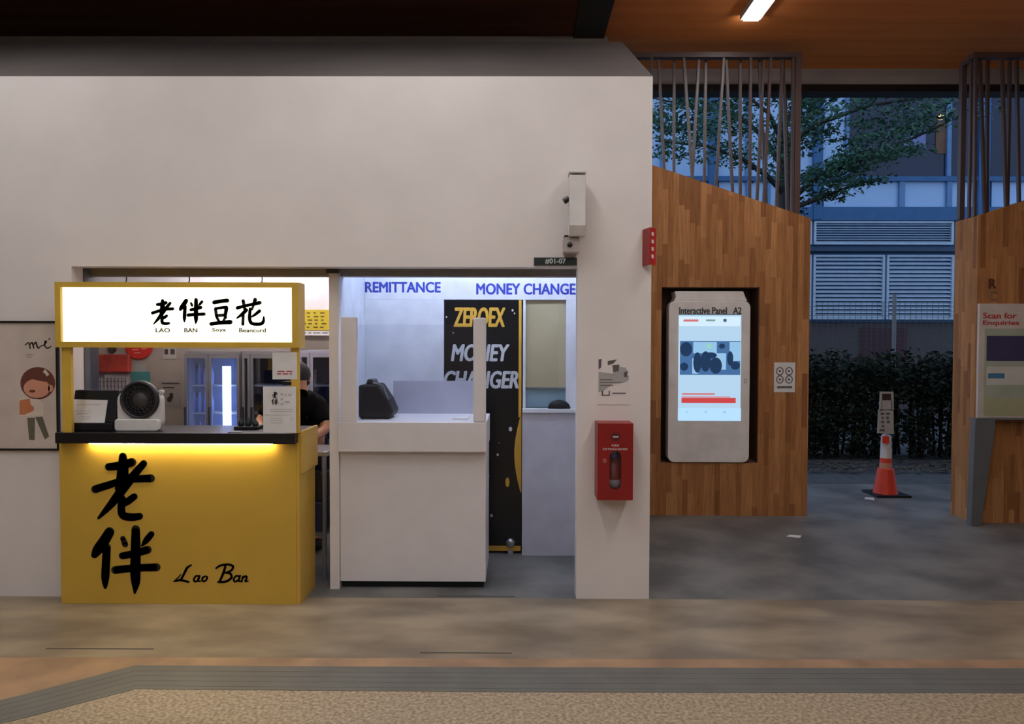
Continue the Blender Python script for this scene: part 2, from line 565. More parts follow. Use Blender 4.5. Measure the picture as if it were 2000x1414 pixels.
# ---------------------------------------------------------------- ceiling, beam, fascia
XBM0, XBM1 = P(1120, 80, 6.7).x, P(1180, 80, 6.7).x
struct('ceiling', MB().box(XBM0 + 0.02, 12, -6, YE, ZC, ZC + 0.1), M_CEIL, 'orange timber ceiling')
struct('ceiling.001', MB().box(-9, XBM0 + 0.02, -6, YE, ZC, ZC + 0.1), M_CEILD, 'shade-darkened brown timber ceiling')
struct('beam', MB().box(XBM0, XBM1, -6, 6.9, ZC - 0.02, ZC + 0.001), M_BLACK, 'black ceiling beam')
struct('trim_7', MB().box(-9, 12, YE, YE + 0.15, P(1700, 166, YE).z, ZC + 0.1), M_FASCIA, 'grey fascia beam')
struct('trim_8', MB().box(-9, 12, YE - 0.02, YE + 0.17, P(1700, 180, YE).z, P(1700, 166, YE).z), M_BLACK, 'black edge of the fascia')
struct('wall_rear_blocker', MB().box(-9, 12, -6.2, -6, 0, ZC), mat('rear_block_paint', (150, 140, 130), 0.6), 'unseen light-blocking wall added behind the viewer')  # added unseen wall, keeps sky light off the shop front


struct('wall_right.001', MB().box(12, 12.2, -6, YE, 0, ZC), mat('light_block_paint', (150, 140, 130), 0.6))  # added unseen wall, shuts out sky light from the right
struct('wall_left.001', MB().box(-9.2, -9, -6, YBACK, 0, ZC), mat('light_block_paint', (150, 140, 130), 0.6))  # added unseen wall, shuts out sky light from the left
struct('wall_back.001', MB().box(-9, XP1, YBACK + .101, YBACK + .2, 0, ZC), mat('light_block_paint', (150, 140, 130), 0.6))  # added behind the roof to keep blue sky light off the ceiling
struct('wall_far_blocker', MB().box(-9, -6.01, YBACK, YBACK + .1, 0, ZC), mat('light_block_paint', (150, 140, 130), 0.6))  # added unseen wall, stops sky light at the far left


def strip_light(x, y0, y1, label):
    t = thing('ceiling_light', (x, (y0 + y1) / 2, ZC), label, 'light', 'ceiling strip lights')
    obj('housing', MB().box(x - 0.085, x + 0.085, y0, y1, ZC - 0.02, ZC).box(x - 0.085, x - 0.064, y0, y1, ZC - 0.052, ZC - 0.02).box(x + 0.064, x + 0.085, y0, y1, ZC - 0.052, ZC - 0.02), M_FIXT, t)
    obj('diffuser', MB().box(x - 0.062, x + 0.062, y0 + 0.02, y1 - 0.02, ZC - 0.065, ZC - 0.02), M_TUBE, t)
    return t


XS = P(1463, 46, 6.3).x
strip_light(XS, 0.9, 6.28, 'bright white ceiling strip light running over the timber panel')
strip_light(-0.62, 0.9, 4.30, 'ceiling strip light in front of the white wall above the counters')
strip_light(-3.3, 0.9, 4.30, 'ceiling strip light in front of the white wall above the stall')
for x, lb in ((XS, 'added unseen fill strip light far in front of the timber panel'), (-0.62, 'added unseen fill strip light far in front of the white counter'), (-3.3, 'added unseen fill strip light far in front of the yellow stall')):
    strip_light(x, -5.2, -0.6, lb)  # added behind the viewer as fill for the lower wall and stall

# ---------------------------------------------------------------- yellow stall
xk0, xk1 = P(117, 1000, YK + .06).x, P(579, 1000, YK + .06).x
YBODY = YK + 0.06
kiosk = thing('food_stall', ((xk0 + xk1) / 2, YBODY + 0.15, 0), 'yellow food stall with lit sign and black counter', 'stall')
ztop = P(350, 846, YK).z
zund = P(350, 867, YK).z
body = obj('body', MB().box(xk0, xk1, YBODY, YK + 0.36, 0.0, zund), M_YEL, kiosk, bevel=0.003)
obj('side_panel', MB().box(xk1 + 0.0005, xk1 + 0.02, YBODY, YK + 0.40, 0.0, zund + 0.05), M_YEL, kiosk, bevel=0.002)
obj('side_flap', MB().box(xk1 + 0.0205, xk1 + 0.034, YBODY + 0.01, YK + 0.42, 0.80, ztop + 0.005), M_YEL, kiosk, bevel=0.002)
xc0, xc1 = P(107, 857, YK).x, P(576, 857, YK).x
obj('countertop', MB().slab([(xc0, YK), (xc1, YK), (xc1, YK + 0.42), (XJ + 0.01, YK + 0.42), (XJ + 0.01, YW - 0.004), (xc0, YW - 0.004)], zund, ztop), M_BLK, kiosk, bevel=0.004)
led = mat('warm_led', (255, 226, 150), 0.5, emit=75, emit_c=(255, 234, 184))
obj('led_strip', MB().box(P(168, 870, YK).x, P(528, 870, YK).x, YK + 0.030, YK + 0.042, zund - 0.005, zund), led, kiosk)
xs0, xs1 = P(107, 615, YK).x, P(583, 615, YK).x
zs0, zs1 = P(345, 679, YK).z, P(345, 551, YK).z
xi0, xi1, zi0, zi1 = P(118, 615, YK).x, P(570, 615, YK).x, P(345, 668, YK).z, P(345, 561, YK).z
sf = MB()
sf.box(xs0, xs1, YK, YK + 0.13, zi1, zs1).box(xs0, xs1, YK, YK + 0.13, zs0, zi0)
sf.box(xs0, xi0, YK, YK + 0.13, zi0, zi1).box(xi1, xs1, YK, YK + 0.13, zi0, zi1)
sf.box(xi0, xi1, YK + 0.11, YK + 0.13, zi0, zi1)
sb = obj('sign_box', sf, M_YELF, kiosk)
face = obj('sign_face', MB().box(xi0, xi1, YK + 0.022, YK + 0.03, zi0, zi1), mat('lit_sign_face', (255, 253, 236), 0.5, emit=1.25, emit_c=(255, 250, 222)), sb)
obj('post', MB().box(P(117, 760, YK).x, P(135, 760, YK).x, YK + 0.02, YK + 0.045, ztop, zs0), M_YELF, kiosk)
obj('post', MB().box(P(566, 760, YK).x, P(582, 760, YK).x, YK + 0.02, YK + 0.045, ztop, zs0), M_YELF, kiosk)

LAO = [[(632, 238, 44), (634, 300, 62), (628, 380, 68), (612, 445, 58)],
       [(540, 306, 44), (610, 298, 50), (692, 276, 50)],
       [(452, 452, 46), (540, 424, 44), (650, 392, 40), (815, 380, 46)],
       [(768, 284, 40), (720, 340, 46), (650, 425, 56), (560, 545, 46), (474, 640, 16)],
       [(628, 510, 40), (622, 575, 44), (634, 622, 46), (690, 634, 46), (742, 628, 40)],
       [(706, 500, 40), (668, 528, 42), (632, 548, 40)]]
BAN = [[(546, 730, 56), (510, 790, 62), (470, 845, 60), (448, 880, 40)],
       [(528, 830, 46), (522, 940, 48), (518, 1030, 46), (518, 1090, 20)],
       [(632, 772, 30), (648, 812, 34)],
       [(818, 744, 36), (785, 785, 36), (756, 820, 10)],
       [(628, 885, 40), (700, 872, 44), (794, 846, 46)],
       [(582, 978, 46), (700, 966, 44), (852, 960, 46)],
       [(716, 712, 48), (716, 850, 58), (714, 990, 60), (716, 1060, 50), (710, 1128, 12)]]
conv2 = lambda a, b: (50 + 0.3 * a, 820 + 0.3 * b)
fatten = lambda g, k: [[(a, b, wd * k) for a, b, wd in st] for st in g]
ink = MB().brush(fatten(LAO, 1.12), YBODY - 0.003, YBODY, conv2)
obj('lettering', ink, M_INK, body)
ink = MB().brush(fatten(BAN, 1.12), YBODY - 0.003, YBODY, conv2)
obj('lettering', ink, M_INK, body)
SCRIPT = [
    # L
    [(1078, 946, 10), (1050, 965, 16), (1030, 1005, 15), (1008, 1040, 14), (965, 1052, 8)], [(970, 1050, 8), (1010, 1044, 14), (1060, 1056, 14)],
    [(1010, 1006, 6), (990, 1030, 8), (968, 1050, 8)],
    # a
    [(1128, 1018, 10), (1108, 1018, 12), (1094, 1040, 12), (1106, 1054, 12), (1130, 1034, 10)], [(1132, 1016, 12), (1122, 1048, 12), (1138, 1050, 8)],
    # o
    [(1172, 1018, 10), (1152, 1028, 13), (1152, 1050, 11), (1172, 1046, 12), (1182, 1026, 11), (1172, 1018, 10)],
    # B
    [(1300, 952, 14), (1286, 1000, 16), (1262, 1054, 14)], [(1240, 966, 12), (1270, 948, 14), (1320, 942, 14), (1350, 955, 15), (1336, 982, 14), (1296, 996, 10)],
    [(1296, 996, 10), (1332, 1002, 14), (1338, 1030, 16), (1300, 1054, 15), (1252, 1056, 12)],
    # a
    [(1392, 1018, 10), (1368, 1018, 12), (1354, 1040, 12), (1366, 1054, 12), (1392, 1034, 10)], [(1396, 1016, 12), (1386, 1048, 12), (1402, 1050, 8)],
    # n
    [(1414, 1020, 12), (1406, 1054, 12)], [(1410, 1036, 8), (1430, 1018, 12), (1440, 1026, 12), (1430, 1050, 12), (1448, 1050, 8)]]
obj('lettering', MB().brush(SCRIPT, YBODY - 0.003, YBODY, conv2), M_INK, body)


def remap(strokes, src, dst):
    (a0, b0, a1, b1), (c0, d0, c1, d1) = src, dst
    kx, ky = (c1 - c0) / (a1 - a0), (d1 - d0) / (b1 - b0)
    return [[(c0 + (a - a0) * kx, d0 + (b - b0) * ky, wd * (kx + ky) / 2) for a, b, wd in st] for st in strokes]


conv1 = lambda a, b: (50 + 0.3 * a, 500 + 0.3 * b)
YF = YK + 0.022
DOU = [[(1228, 302, 22), (1270, 294, 20), (1312, 290, 22)], [(1236, 345, 16), (1242, 392, 16)], [(1236, 342, 14), (1300, 334, 16), (1306, 345, 20), (1298, 392, 16)], [(1244, 388, 16), (1298, 384, 16)],
       [(1246, 402, 14), (1258, 424, 14)], [(1302, 398, 16), (1284, 424, 8)], [(1208, 442, 20), (1270, 434, 20), (1332, 430, 24)]]
HUA = [[(1378, 338, 18), (1440, 322, 16), (1524, 304, 20)], [(1416, 292, 18), (1426, 346, 14)], [(1494, 284, 20), (1474, 348, 10)], [(1436, 352, 20), (1410, 378, 18), (1376, 404, 8)], [(1416, 384, 16), (1414, 444, 16)],
       [(1522, 358, 18), (1490, 384, 14), (1462, 400, 6)], [(1462, 344, 16), (1458, 410, 18), (1476, 440, 18), (1530, 442, 18), (1548, 424, 16), (1550, 396, 8)]]
m_sign_ink = mat('sign_black_vinyl', (16, 18, 10), 0.6)
fatten = lambda g, k: [[(a, b, wd * k) for a, b, wd in st] for st in g]
for g in (remap(LAO, (430, 225, 840, 650), (818, 285, 966, 446)), remap(BAN, (430, 700, 875, 1135), (1000, 280, 1170, 444)), DOU, HUA):
    obj('lettering', MB().brush(fatten(g, 1.25), YF - 0.002, YF, conv1), m_sign_ink, face)
m_sign_grey = mat('sign_grey_vinyl', (86, 86, 64), 0.6)
for s, a, b in (('LAO', 848, 940), ('BAN', 1035, 1118), ('Soya', 1216, 1304), ('Beancurd', 1392, 1564)):
    text('lettering', s, 50 + a * .3, 50 + b * .3, 500 + 470 * .3, 500 + 497 * .3, YF, m_sign_grey, face, fat=.05)

# papers fixed to the right post
YPA = YK + 0.018
t = thing('payment_notice', P(556, 742, YPA), 'white payment notice with red print on the stall post, above the menu', 'notice')
obj('sheet', MB().pbox(532, 580, 688, 741, YPA, YPA + 0.002), M_PAPER, t)
pr = MB()
for a, b, y in ((542, 556, 724), (559, 571, 724), (541, 549, 729), (552, 563, 729), (566, 570, 729)):
    pr.pbox(a, b, y, y + 2.4, YPA - .001, YPA)
obj('print', pr, mat('red_print', (190, 70, 70), .6), t)
t = thing('menu_sheet', P(546, 846, YPA), 'tall white menu sheet standing on right end of black counter', 'menu')
ms = obj('sheet', MB().pbox(514, 578, 755, 845, YPA - 0.012, YPA - 0.008), M_PAPER, t)
c3 = lambda a, b: (530 + a, 763 + b)
obj('lettering', MB().brush(remap(LAO, (430, 225, 840, 650), (1, 2, 13, 15)), YPA - 0.014, YPA - 0.012, c3), M_INK, ms)
obj('lettering', MB().brush(remap(BAN, (430, 700, 875, 1135), (0, 16, 14, 29)), YPA - 0.014, YPA - 0.012, c3), M_INK, ms)
pr = MB()
for (a, b, y) in ((528, 572, 799), (528, 570, 803), (516, 530, 810), (530, 568, 810), (528, 552, 816), (566, 573, 816), (528, 553, 820), (566, 572, 820), (528, 553, 825)):
    pr.pbox(a, b, y, y + 1.2, YPA - 0.013, YPA - 0.012)
for (a, b, y) in ((548, 553, 768), (556, 560, 770), (563, 569, 769), (548, 553, 778), (556, 566, 783), (548, 553, 787)):
    pr.pbox(a, b, y, y + 4, YPA - 0.013, YPA - 0.012)
obj('print', pr, mat('faint_print', (190, 186, 186), .7), ms)
tag(obj('paper_clip', MB().pbox(551, 568, 745, 752.5, YK + 0.005, YK + 0.0195), M_CHAR, bevel=0.003), 'small black clip on the stall post between the two white papers', 'clip')
bpy.context.view_layer.update()

# things on the counter
zc = ztop
Yt = YK + 0.10
t = thing('card_terminal', (P(178, 846, Yt).x, Yt + .08, zc), 'black terminal with white paper taped on front, left end of counter', 'terminal')
a0, a1 = P(137, 800, Yt).x, P(224, 800, Yt).x
zt_ = P(180, 763, Yt).z
obj('stand', MB().xprism([(Yt - 0.02, zc), (Yt + 0.22, zc), (Yt + 0.22, zc + 0.05), (Yt - 0.02, zc + 0.05)], a0 + 0.02, a1 - 0.005), M_CHAR, t, bevel=0.006)
obj('screen_back', MB().xprism([(Yt + 0.0, zc + 0.05), (Yt + 0.05, zc + 0.05), (Yt + 0.10, zt_), (Yt + 0.05, zt_)], a0, a1), M_CHAR, t, bevel=0.006)
pa = MB()
def tilt(px, py):
    v = P(px, py, Yt + 0.02)
    return (v.x, Yt - 0.002 + (v.z - zc - 0.05) * 0.05 / (zt_ - zc - 0.05), v.z)
pa.add([tilt(136, 826), tilt(208, 826), tilt(208, 782), tilt(139, 780)] + [(a, b + .002, c) for a, b, c in (tilt(136, 826), tilt(208, 826), tilt(208, 782), tilt(139, 780))],
       [(0, 1, 2, 3), (7, 6, 5, 4), (0, 4, 5, 1), (1, 5, 6, 2), (2, 6, 7, 3), (3, 7, 4, 0)])
pp = obj('paper', pa, M_PAPER, t)
pl = MB()
for (x0, x1, y) in ((146, 180, 802), (152, 176, 807), (162, 180, 813), (164, 178, 817), (150, 196, 790)):
    q = [tilt(x0, y + 1), tilt(x1, y + 1), tilt(x1, y), tilt(x0, y)]
    pl.add([(a, b - .001, c) for a, b, c in q], [(0, 1, 2, 3)])
obj('print', pl, mat('faint_print2', (176, 174, 182), .7), pp)

Yf = YK + 0.10
cx, cz = P(271, 781, Yf).x, P(271, 781, Yf).z
t = thing('desk_fan', (cx, Yf + .06, zc), 'white squarish desk fan with round black grille on counter', 'fan')
x0, x1 = P(225, 800, Yf).x, P(312, 800, Yf).x
obj('casing', MB().rrect(x0, x1, zc, P(270, 764, Yf).z, 0.06, Yf + 0.02, Yf + 0.07), M_LGREY, t, bevel=0.006)
obj('foot', MB().rrect(x0, x1, zc, P(270, 818, Yf).z, 0.02, Yf - 0.015, Yf + 0.0195), M_LGREY, t, bevel=0.008)
obj('grille_ring', MB().lathe([(0.114, -0.02), (0.119, 0.0), (0.114, 0.025), (0.104, 0.03), (0.098, 0.012), (0.098, -0.02)], (cx, Yf + 0.02, cz), 'Y', 40), M_DGREY, t, smooth=True)
obj('grille', MB().lathe([(0.099, -0.01), (0.099, 0.006), (0.07, 0.010), (0.07, -0.01)], (cx, Yf + 0.02, cz), 'Y', 40), M_CHAR, t)
gr = MB()
for r in (0.06, 0.078, 0.092):
    gr.ring(cx, cz, r, r, 0.004, Yf + 0.004, Yf + 0.009)
for k in range(18):
    a = k * math.pi / 9
    gr.tube((cx + .045 * math.cos(a), Yf + .008, cz + .045 * math.sin(a)), (cx + .10 * math.cos(a + .25), Yf + .008, cz + .10 * math.sin(a + .25)), .0025, seg=6)
obj('grille_wires', gr, M_DGREY, t)
obj('hub', MB().lathe([(0.0, 0.018), (0.030, 0.016), (0.042, 0.006), (0.072, 0.002), (0.072, -0.01), (0.0, -0.01)], (cx, Yf + 0.02, cz), 'Y', 32), mat('hub_plastic', (74, 70, 68), .45), t, smooth=True)
obj('top_latch', MB().box(cx + 0.10, cx + 0.134, Yf + 0.03, Yf + 0.06, cz + 0.03, cz + 0.06), M_LGREY, t, bevel=0.012)

Ym = YK + 0.22
x0, x1 = P(462, 840, Ym).x, P(508, 840, Ym).x
tag(obj('tray', MB().box(x0, x1, Ym - 0.05, Ym + 0.08, zc, zc + 0.02), M_CHAR, bevel=0.004), 'low black tray of small bottles on counter by the menu sheet', 'tray')
for k, (x, h, lb) in enumerate(((0.2, .045, 'left'), (0.5, .055, 'middle'), (0.8, .04, 'right'))):
    xx = x0 + (x1 - x0) * x
    bt = obj('small_bottle', MB().lathe([(0.0, 0), (.018, 0), (.02, .01), (.018, h * .6), (.008, h * .8), (.008, h), (0, h)], (xx, Ym, zc + 0.0202), 'Z', 16), mat('dark_green_plastic', (30, 44, 38), .4), smooth=True)
    tag(bt, 'small dark bottle, %s one of three on the black counter tray' % lb, 'bottle', 'small bottles on the counter tray')
tag(obj('receipt_slip', MB().box(P(446, 846, YK + .05).x, P(470, 846, YK + .05).x, YK + 0.04, YK + 0.1, zc + .0005, zc + 0.003), M_GREY), 'thin grey slip lying on the counter in front of the chiller', 'paper')

# ---------------------------------------------------------------- left shop interior
Yw2 = YBACK - 0.002


def card(name, label, cat, px0, px1, py0, py1, c, Y=None, group=None, th=0.006):
    Y = Y or YBACK - th
    return tag(obj(name, MB().pbox(px0, px1, py0, py1, Y, Y + th), c), label, cat, group)


t = thing('wall_banner', P(217, 728, YBACK), 'red oblong banner on shop wall above the calendar', 'banner')
obj('panel', MB().pbox(183, 252, 692, 728, YBACK - 0.05, YBACK - 0.001), mat('red_banner', (176, 60, 44), .5, c2=(140, 42, 34), scale=9), t, bevel=0.015)
t = thing('wall_calendar', P(212, 800, YBACK), 'white calendar hanging under the red banner in the shop', 'calendar')
obj('sheet', MB().pbox(183, 250, 731, 800, YBACK - 0.008, YBACK - 0.002), mat('calendar_paper', (176, 170, 172), .7), t)
pr = MB()
for i in range(9):
    pr.pbox(188 + i * 7, 190 + i * 7, 738, 795, YBACK - 0.0095, YBACK - 0.008)
for i in range(6):
    pr.pbox(186, 248, 745 + i * 9, 746 + i * 9, YBACK - 0.0095, YBACK - 0.008)
pr.pbox(193, 204, 731, 738, YBACK - 0.0095, YBACK - 0.008)
obj('print', pr, mat('calendar_print', (104, 98, 104), .7), t)
c_ = P(272, 675, YBACK)
t = thing('round_sign', c_, 'round red sign on shop wall below the lit sign', 'sign')
rr_ = (P(300, 675, YBACK) - P(246, 675, YBACK)).length / 2
obj('disc', MB().lathe([(0, .02), (rr_ * .95, .02), (rr_, .012), (rr_, .0), (0, 0)], (c_.x, YBACK - 0.001, c_.z), 'Y', 36), mat('red_sign', (196, 40, 32), .45), t)
pr = MB()
for a, b, y in ((258, 270, 682), (262, 274, 688), (276, 286, 680)):
    pr.pbox(a, b, y, y + 2, YBACK - 0.024, YBACK - 0.0215)
obj('print', pr, mat('pale_print', (226, 150, 140), .6), t)
c_ = P(220, 681, YBACK)
t = thing('wall_clock', c_, 'small dark round clock above the red banner', 'clock')
obj('case', MB().lathe([(0, .02), (.032, .02), (.04, .01), (.04, 0), (0, 0)], (c_.x, YBACK - 0.001, c_.z), 'Y', 24), mat('brown_case', (60, 44, 30), .5), t)
t = thing('teal_card', P(274, 746, YBACK), 'teal card with pale flap on shop wall behind the fan', 'card')
obj('sheet', MB().pbox(256, 293, 726, 747, YBACK - 0.006, YBACK - 0.001), mat('teal_card', (62, 128, 128), .6), t)
obj('flap', MB().pbox(264, 284, 712, 726, YBACK - 0.006, YBACK - 0.001), mat('pale_card', (156, 160, 158), .6), t)
t = thing('small_notice', P(331, 700, YBACK), 'small white notice at top of shop wall left of the chiller', 'notice')
obj('sheet', MB().pbox(319, 344, 672, 701, YBACK - 0.005, YBACK - 0.001), mat('grey_paper', (178, 172, 166), .7), t)
pr = MB()
pr.pbox(321, 328, 682, 692, YBACK - 0.0065, YBACK - 0.005).pbox(333, 341, 682, 692, YBACK - 0.0065, YBACK - 0.005)
obj('print', pr, mat('dark_print', (70, 64, 60), .7), t)
t = thing('hygiene_notice', P(333, 795, YBACK), 'notice with a small black pictogram on shop wall beside the fan', 'notice')
obj('sheet', MB().pbox(310, 352, 745, 795, YBACK - 0.005, YBACK - 0.001), mat('grey_paper2', (150, 142, 134), .7), t)
pr = MB()
pr.pbox(316, 350, 748, 750, YBACK - 0.0065, YBACK - 0.005).pbox(318, 340, 756, 758, YBACK - 0.0065, YBACK - 0.005)
c_ = P(331, 780, YBACK - 0.005)
pr.disc(c_.x, c_.z, 0.022, 0.026, YBACK - 0.0065, YBACK - 0.005).pbox(331, 338, 768, 778, YBACK - 0.0065, YBACK - 0.005)
obj('print', pr, mat('dark_print2', (48, 42, 40), .7), t)


def chiller(px0, px1, pyt, Y, label, glow, split, lamp=None, body_m=None):
    """upright glass-door chiller standing on the floor"""
    x0, x1 = P(px0, 750, Y).x, P(px1, 750, Y).x
    zt = P((px0 + px1) / 2, pyt, Y).z
    body_m = body_m or mat('chiller_grey', (132, 130, 134), .45)
    t = thing('glass_door_chiller', ((x0 + x1) / 2, Y + .15, 0), label, 'fridge', 'glass door chillers in the shop')
    cb = MB()
    fr = 0.03
    d1 = YBACK - 0.07
    cb.box(x0, x0 + fr, Y, d1, 0, zt).box(x1 - fr, x1, Y, d1, 0, zt)
    cb.box(x0 + fr, x1 - fr, Y, d1, zt - fr, zt).box(x0 + fr, x1 - fr, Y, d1, 0, .12).box(x0 + fr, x1 - fr, d1 - .02, d1, .12, zt - fr)
    obj('cabinet', cb, body_m, t)
    liner = mat('liner_blue' if glow else 'liner_dark', (196, 208, 240) if glow else (96, 104, 130), .5)
    obj('liner', MB().box(x0 + fr, x1 - fr, d1 - .03, d1 - .021, .12, zt - fr), liner, t)
    sh = MB()
    for z in (.45, .72, .98, 1.22):
        if z < zt - .1: sh.box(x0 + fr, x1 - fr, Y + .06, d1 - .03, z, z + .012)
    obj('shelf', sh, M_LGREY, t)
    xm = x0 + (x1 - x0) * split
    for a, b in ((x0 + .005, xm - .002), (xm + .002, x1 - .005)):
        f = MB()
        w_ = 0.022
        f.box(a, a + w_, Y - .03, Y - .003, .1, zt - .02).box(b - w_, b, Y - .03, Y - .003, .1, zt - .02)
        f.box(a + w_, b - w_, Y - .03, Y - .003, zt - .06, zt - .02).box(a + w_, b - w_, Y - .03, Y - .003, .1, .14)
        d = obj('door', f, body_m, t)
        obj('pane', MB().box(a + w_, b - w_, Y - .02, Y - .014, .14, zt - .06), GL_DOOR, d)
        obj('handle', MB().box(a + .004, a + .016, Y - .05, Y - .03, .8, 1.05), M_DGREY, d)
    if lamp:
        lx = P(lamp, 750, Y + .05).x
        obj('lamp_tube', MB().tube((lx, Y + .05, .2), (lx, Y + .05, zt - .13), .035, seg=14), mat('blue_white_tube', (190, 210, 255), .5, emit=7.0, emit_c=(176, 200, 255)), t)
        lx2 = P(px0 + 13, 750, Y + .1).x
        obj('lamp_tube', MB().tube((lx2, Y + .24, .2), (lx2, Y + .24, zt - .13), .012, seg=10), mat('blue_tube', (120, 150, 255), .5, emit=40.0, emit_c=(110, 144, 246)), t)
    return t


YFR = 6.2
chiller(362, 471, 686, YFR, 'glass door chiller glowing blue inside, left of the other chillers', True, .44, lamp=443)
chiller(474, 582, 686, YFR, 'dark glass door chiller behind the menu sheet, right of the blue one', False, .16)
chiller(585, 668, 684, YFR + .02, 'unlit glass door chiller beyond the person, beside the white post', False, .27, body_m=mat('pale_chiller', (170, 168, 184), .45))
# bottles on the shelves of the blue chiller
zsh = (.732, .992, 1.232)
lab = ['bottom', 'middle', 'upper']
for i, z in enumerate(zsh[:3]):
    for j in range(5):
        x = P(368 + j * 11, 750, YFR + .11).x
        b = MB().lathe([(0, 0), (.024, 0), (.026, .02), (.026, .11), (.01, .15), (.01, .175), (0, .175)], (x, YFR + .11, z + .0005), 'Z', 14)
        tag(obj('drink_bottle', b, mat('blue_bottle', (150, 170, 220), .3), smooth=True), 'pale drink bottle on the %s shelf of the glowing blue chiller' % lab[i], 'bottle', 'bottles in the blue chiller, %s shelf' % lab[i])
# sign over the chillers
t = thing('shop_sign', P(620, 645, YBACK - .06), 'yellow printed sign on white wall above the right chiller', 'sign')
obj('panel', MB().pbox(560, 655, 605, 645, YBACK - .075, YBACK - .061), mat('yellow_print', (198, 178, 44), .6), t)
pr = MB()
for i, y in enumerate((610, 617, 624, 631, 638)):
    for k in range(4):
        a = 586 + k * 13 + (i * 5) % 4
        pr.pbox(a, a + 9 - (k + i) % 3 * 2, y, y + 2.6, YBACK - .0765, YBACK - .075)
obj('print', pr, mat('olive_print', (96, 84, 24), .7), t)
t2 = obj('lower_strip', MB().pbox(560, 655, 646, 655, YBACK - .072, YBACK - .061), M_PAPER, t)
pr = MB()
for a, b in ((590, 598), (602, 608), (611, 626), (629, 640)):
    pr.pbox(a, b, 649, 651.5, YBACK - .0735, YBACK - .072)
obj('print', pr, mat('grey_print', (130, 134, 140), .7), t2)


def batten(x0, x1, y, z, m, label):
    t = thing('tube_light', ((x0 + x1) / 2, y, z), label, 'light', 'tube lights inside the shops')
    obj('housing', MB().box(x0, x1, y - .03, y + .03, z + .02, z + .05), M_FIXT, t)
    for hx in (x0 + .2, x1 - .2):
        obj('hanger', MB().tube((hx, y, z + .05), (hx, y, 2.62), .006, seg=8), M_FIXT, t)
    obj('tube', MB().tube((x0 + .02, y, z), (x1 - .02, y, z), .018, seg=10), m, t)


m_pink = mat('shop_tube', (255, 246, 246), .5, emit=SHOP * 2.6, emit_c=(255, 236, 238))
batten(-2.9, -1.35, 5.3, 2.5, mat('shop_tube_front', (255, 246, 240), .5, emit=SHOP * 2.3, emit_c=(255, 244, 238)), 'tube light over the person in the food shop')
batten(-2.9, -1.35, 6.3, 2.5, m_pink, 'tube light over the chillers of the food shop')

# steel worktable behind the stall
Yq = YK + 0.50
t = thing('work_table', (-1.95, Yq + .2, 0), 'steel worktable with lower shelf behind the yellow stall', 'table')
tx0, tx1 = -2.6, -1.26
obj('tabletop', MB().box(tx0, tx1, Yq, Yq + .36, .84, .87), M_STEEL, t, bevel=.004)
obj('shelf', MB().box(tx0 + .02, tx1 - .02, Yq + .02, Yq + .34, .3, .32), M_STEEL, t)
for a in (tx0 + .03, tx1 - .03):
    for b in (Yq + .03, Yq + .33):
        obj('leg', MB().tube((a, b, 0), (a, b, .84), .016, seg=12), M_STEEL, t)
tag(obj('storage_box', MB().box(-1.62, -1.30, Yq + .06, Yq + .30, .3205, .52), mat('navy_plastic', (44, 50, 84), .5), bevel=.012), 'navy plastic box on lower shelf of the worktable', 'box')
tag(obj('storage_box', MB().box(-1.60, -1.32, Yq + .07, Yq + .29, .5205, .70), mat('dark_plastic', (34, 36, 44), .5), bevel=.012), 'dark plastic box stacked on the navy one', 'box')

# ---------------------------------------------------------------- person behind the stall
def skin_mesh(name, chains, m, parent, sub=2):
    """chains: list of [(x, y, z, r)...] sharing a first point by index (ci, vi) when given"""
    vs, es, rs, roots = [], [], [], []
    idx = []
    for ch in chains:
        start, pts = ch
        ids = []
        prev = None
        if start is None:
            roots.append(len(vs))
        else:
            prev = idx[start[0]][start[1]]
            ids.append(prev)
        for (x, y, z, r) in pts:
            vs.append(Vector((x, y, z)) - Vector(parent['_w']))
            rs.append(r)
            k = len(vs) - 1
            if prev is not None: es.append((prev, k))
            prev = k
            ids.append(k)
        idx.append(ids)
    me = bpy.data.meshes.new(name)
    me.from_pydata([tuple(v) for v in vs], es, [])
    o = bpy.data.objects.new(name, me)
    C.objects.link(o)
    o.parent = parent
    o['_w'] = tuple(parent['_w'])
    me.materials.append(m)
    sk = o.modifiers.new('skin', 'SKIN')
    sk.use_smooth_shade = True
    for i, r in enumerate(rs):
        d = me.skin_vertices[0].data[i]
        rr2 = r if isinstance(r, tuple) else (r, r)
        d.radius = rr2
        d.use_root = i in roots
    ss = o.modifiers.new('subd', 'SUBSURF')
    ss.levels = sub
    ss.render_levels = sub
    return o


YP = 5.56
HX = P(580, 740, 5.36).x
hz = P(580, 738, 5.36).z
person = thing('person', (HX, YP, 0), 'person in black t-shirt bending forward behind the yellow stall', 'person')
sl = (P(535, 785, 5.44).x, 5.46, P(535, 790, 5.44).z)      # shoulders
sr = (P(622, 792, 5.44).x, 5.46, P(622, 797, 5.44).z)
mx = (sl[0] + sr[0]) / 2
el = (P(504, 826, 5.36).x, 5.38, P(504, 826, 5.36).z)
er = (P(637, 836, 5.36).x, 5.38, P(637, 838, 5.36).z)
hl = (P(520, 880, 5.14).x, 5.12, .905)
hr = (P(600, 880, 5.14).x, 5.12, .905)


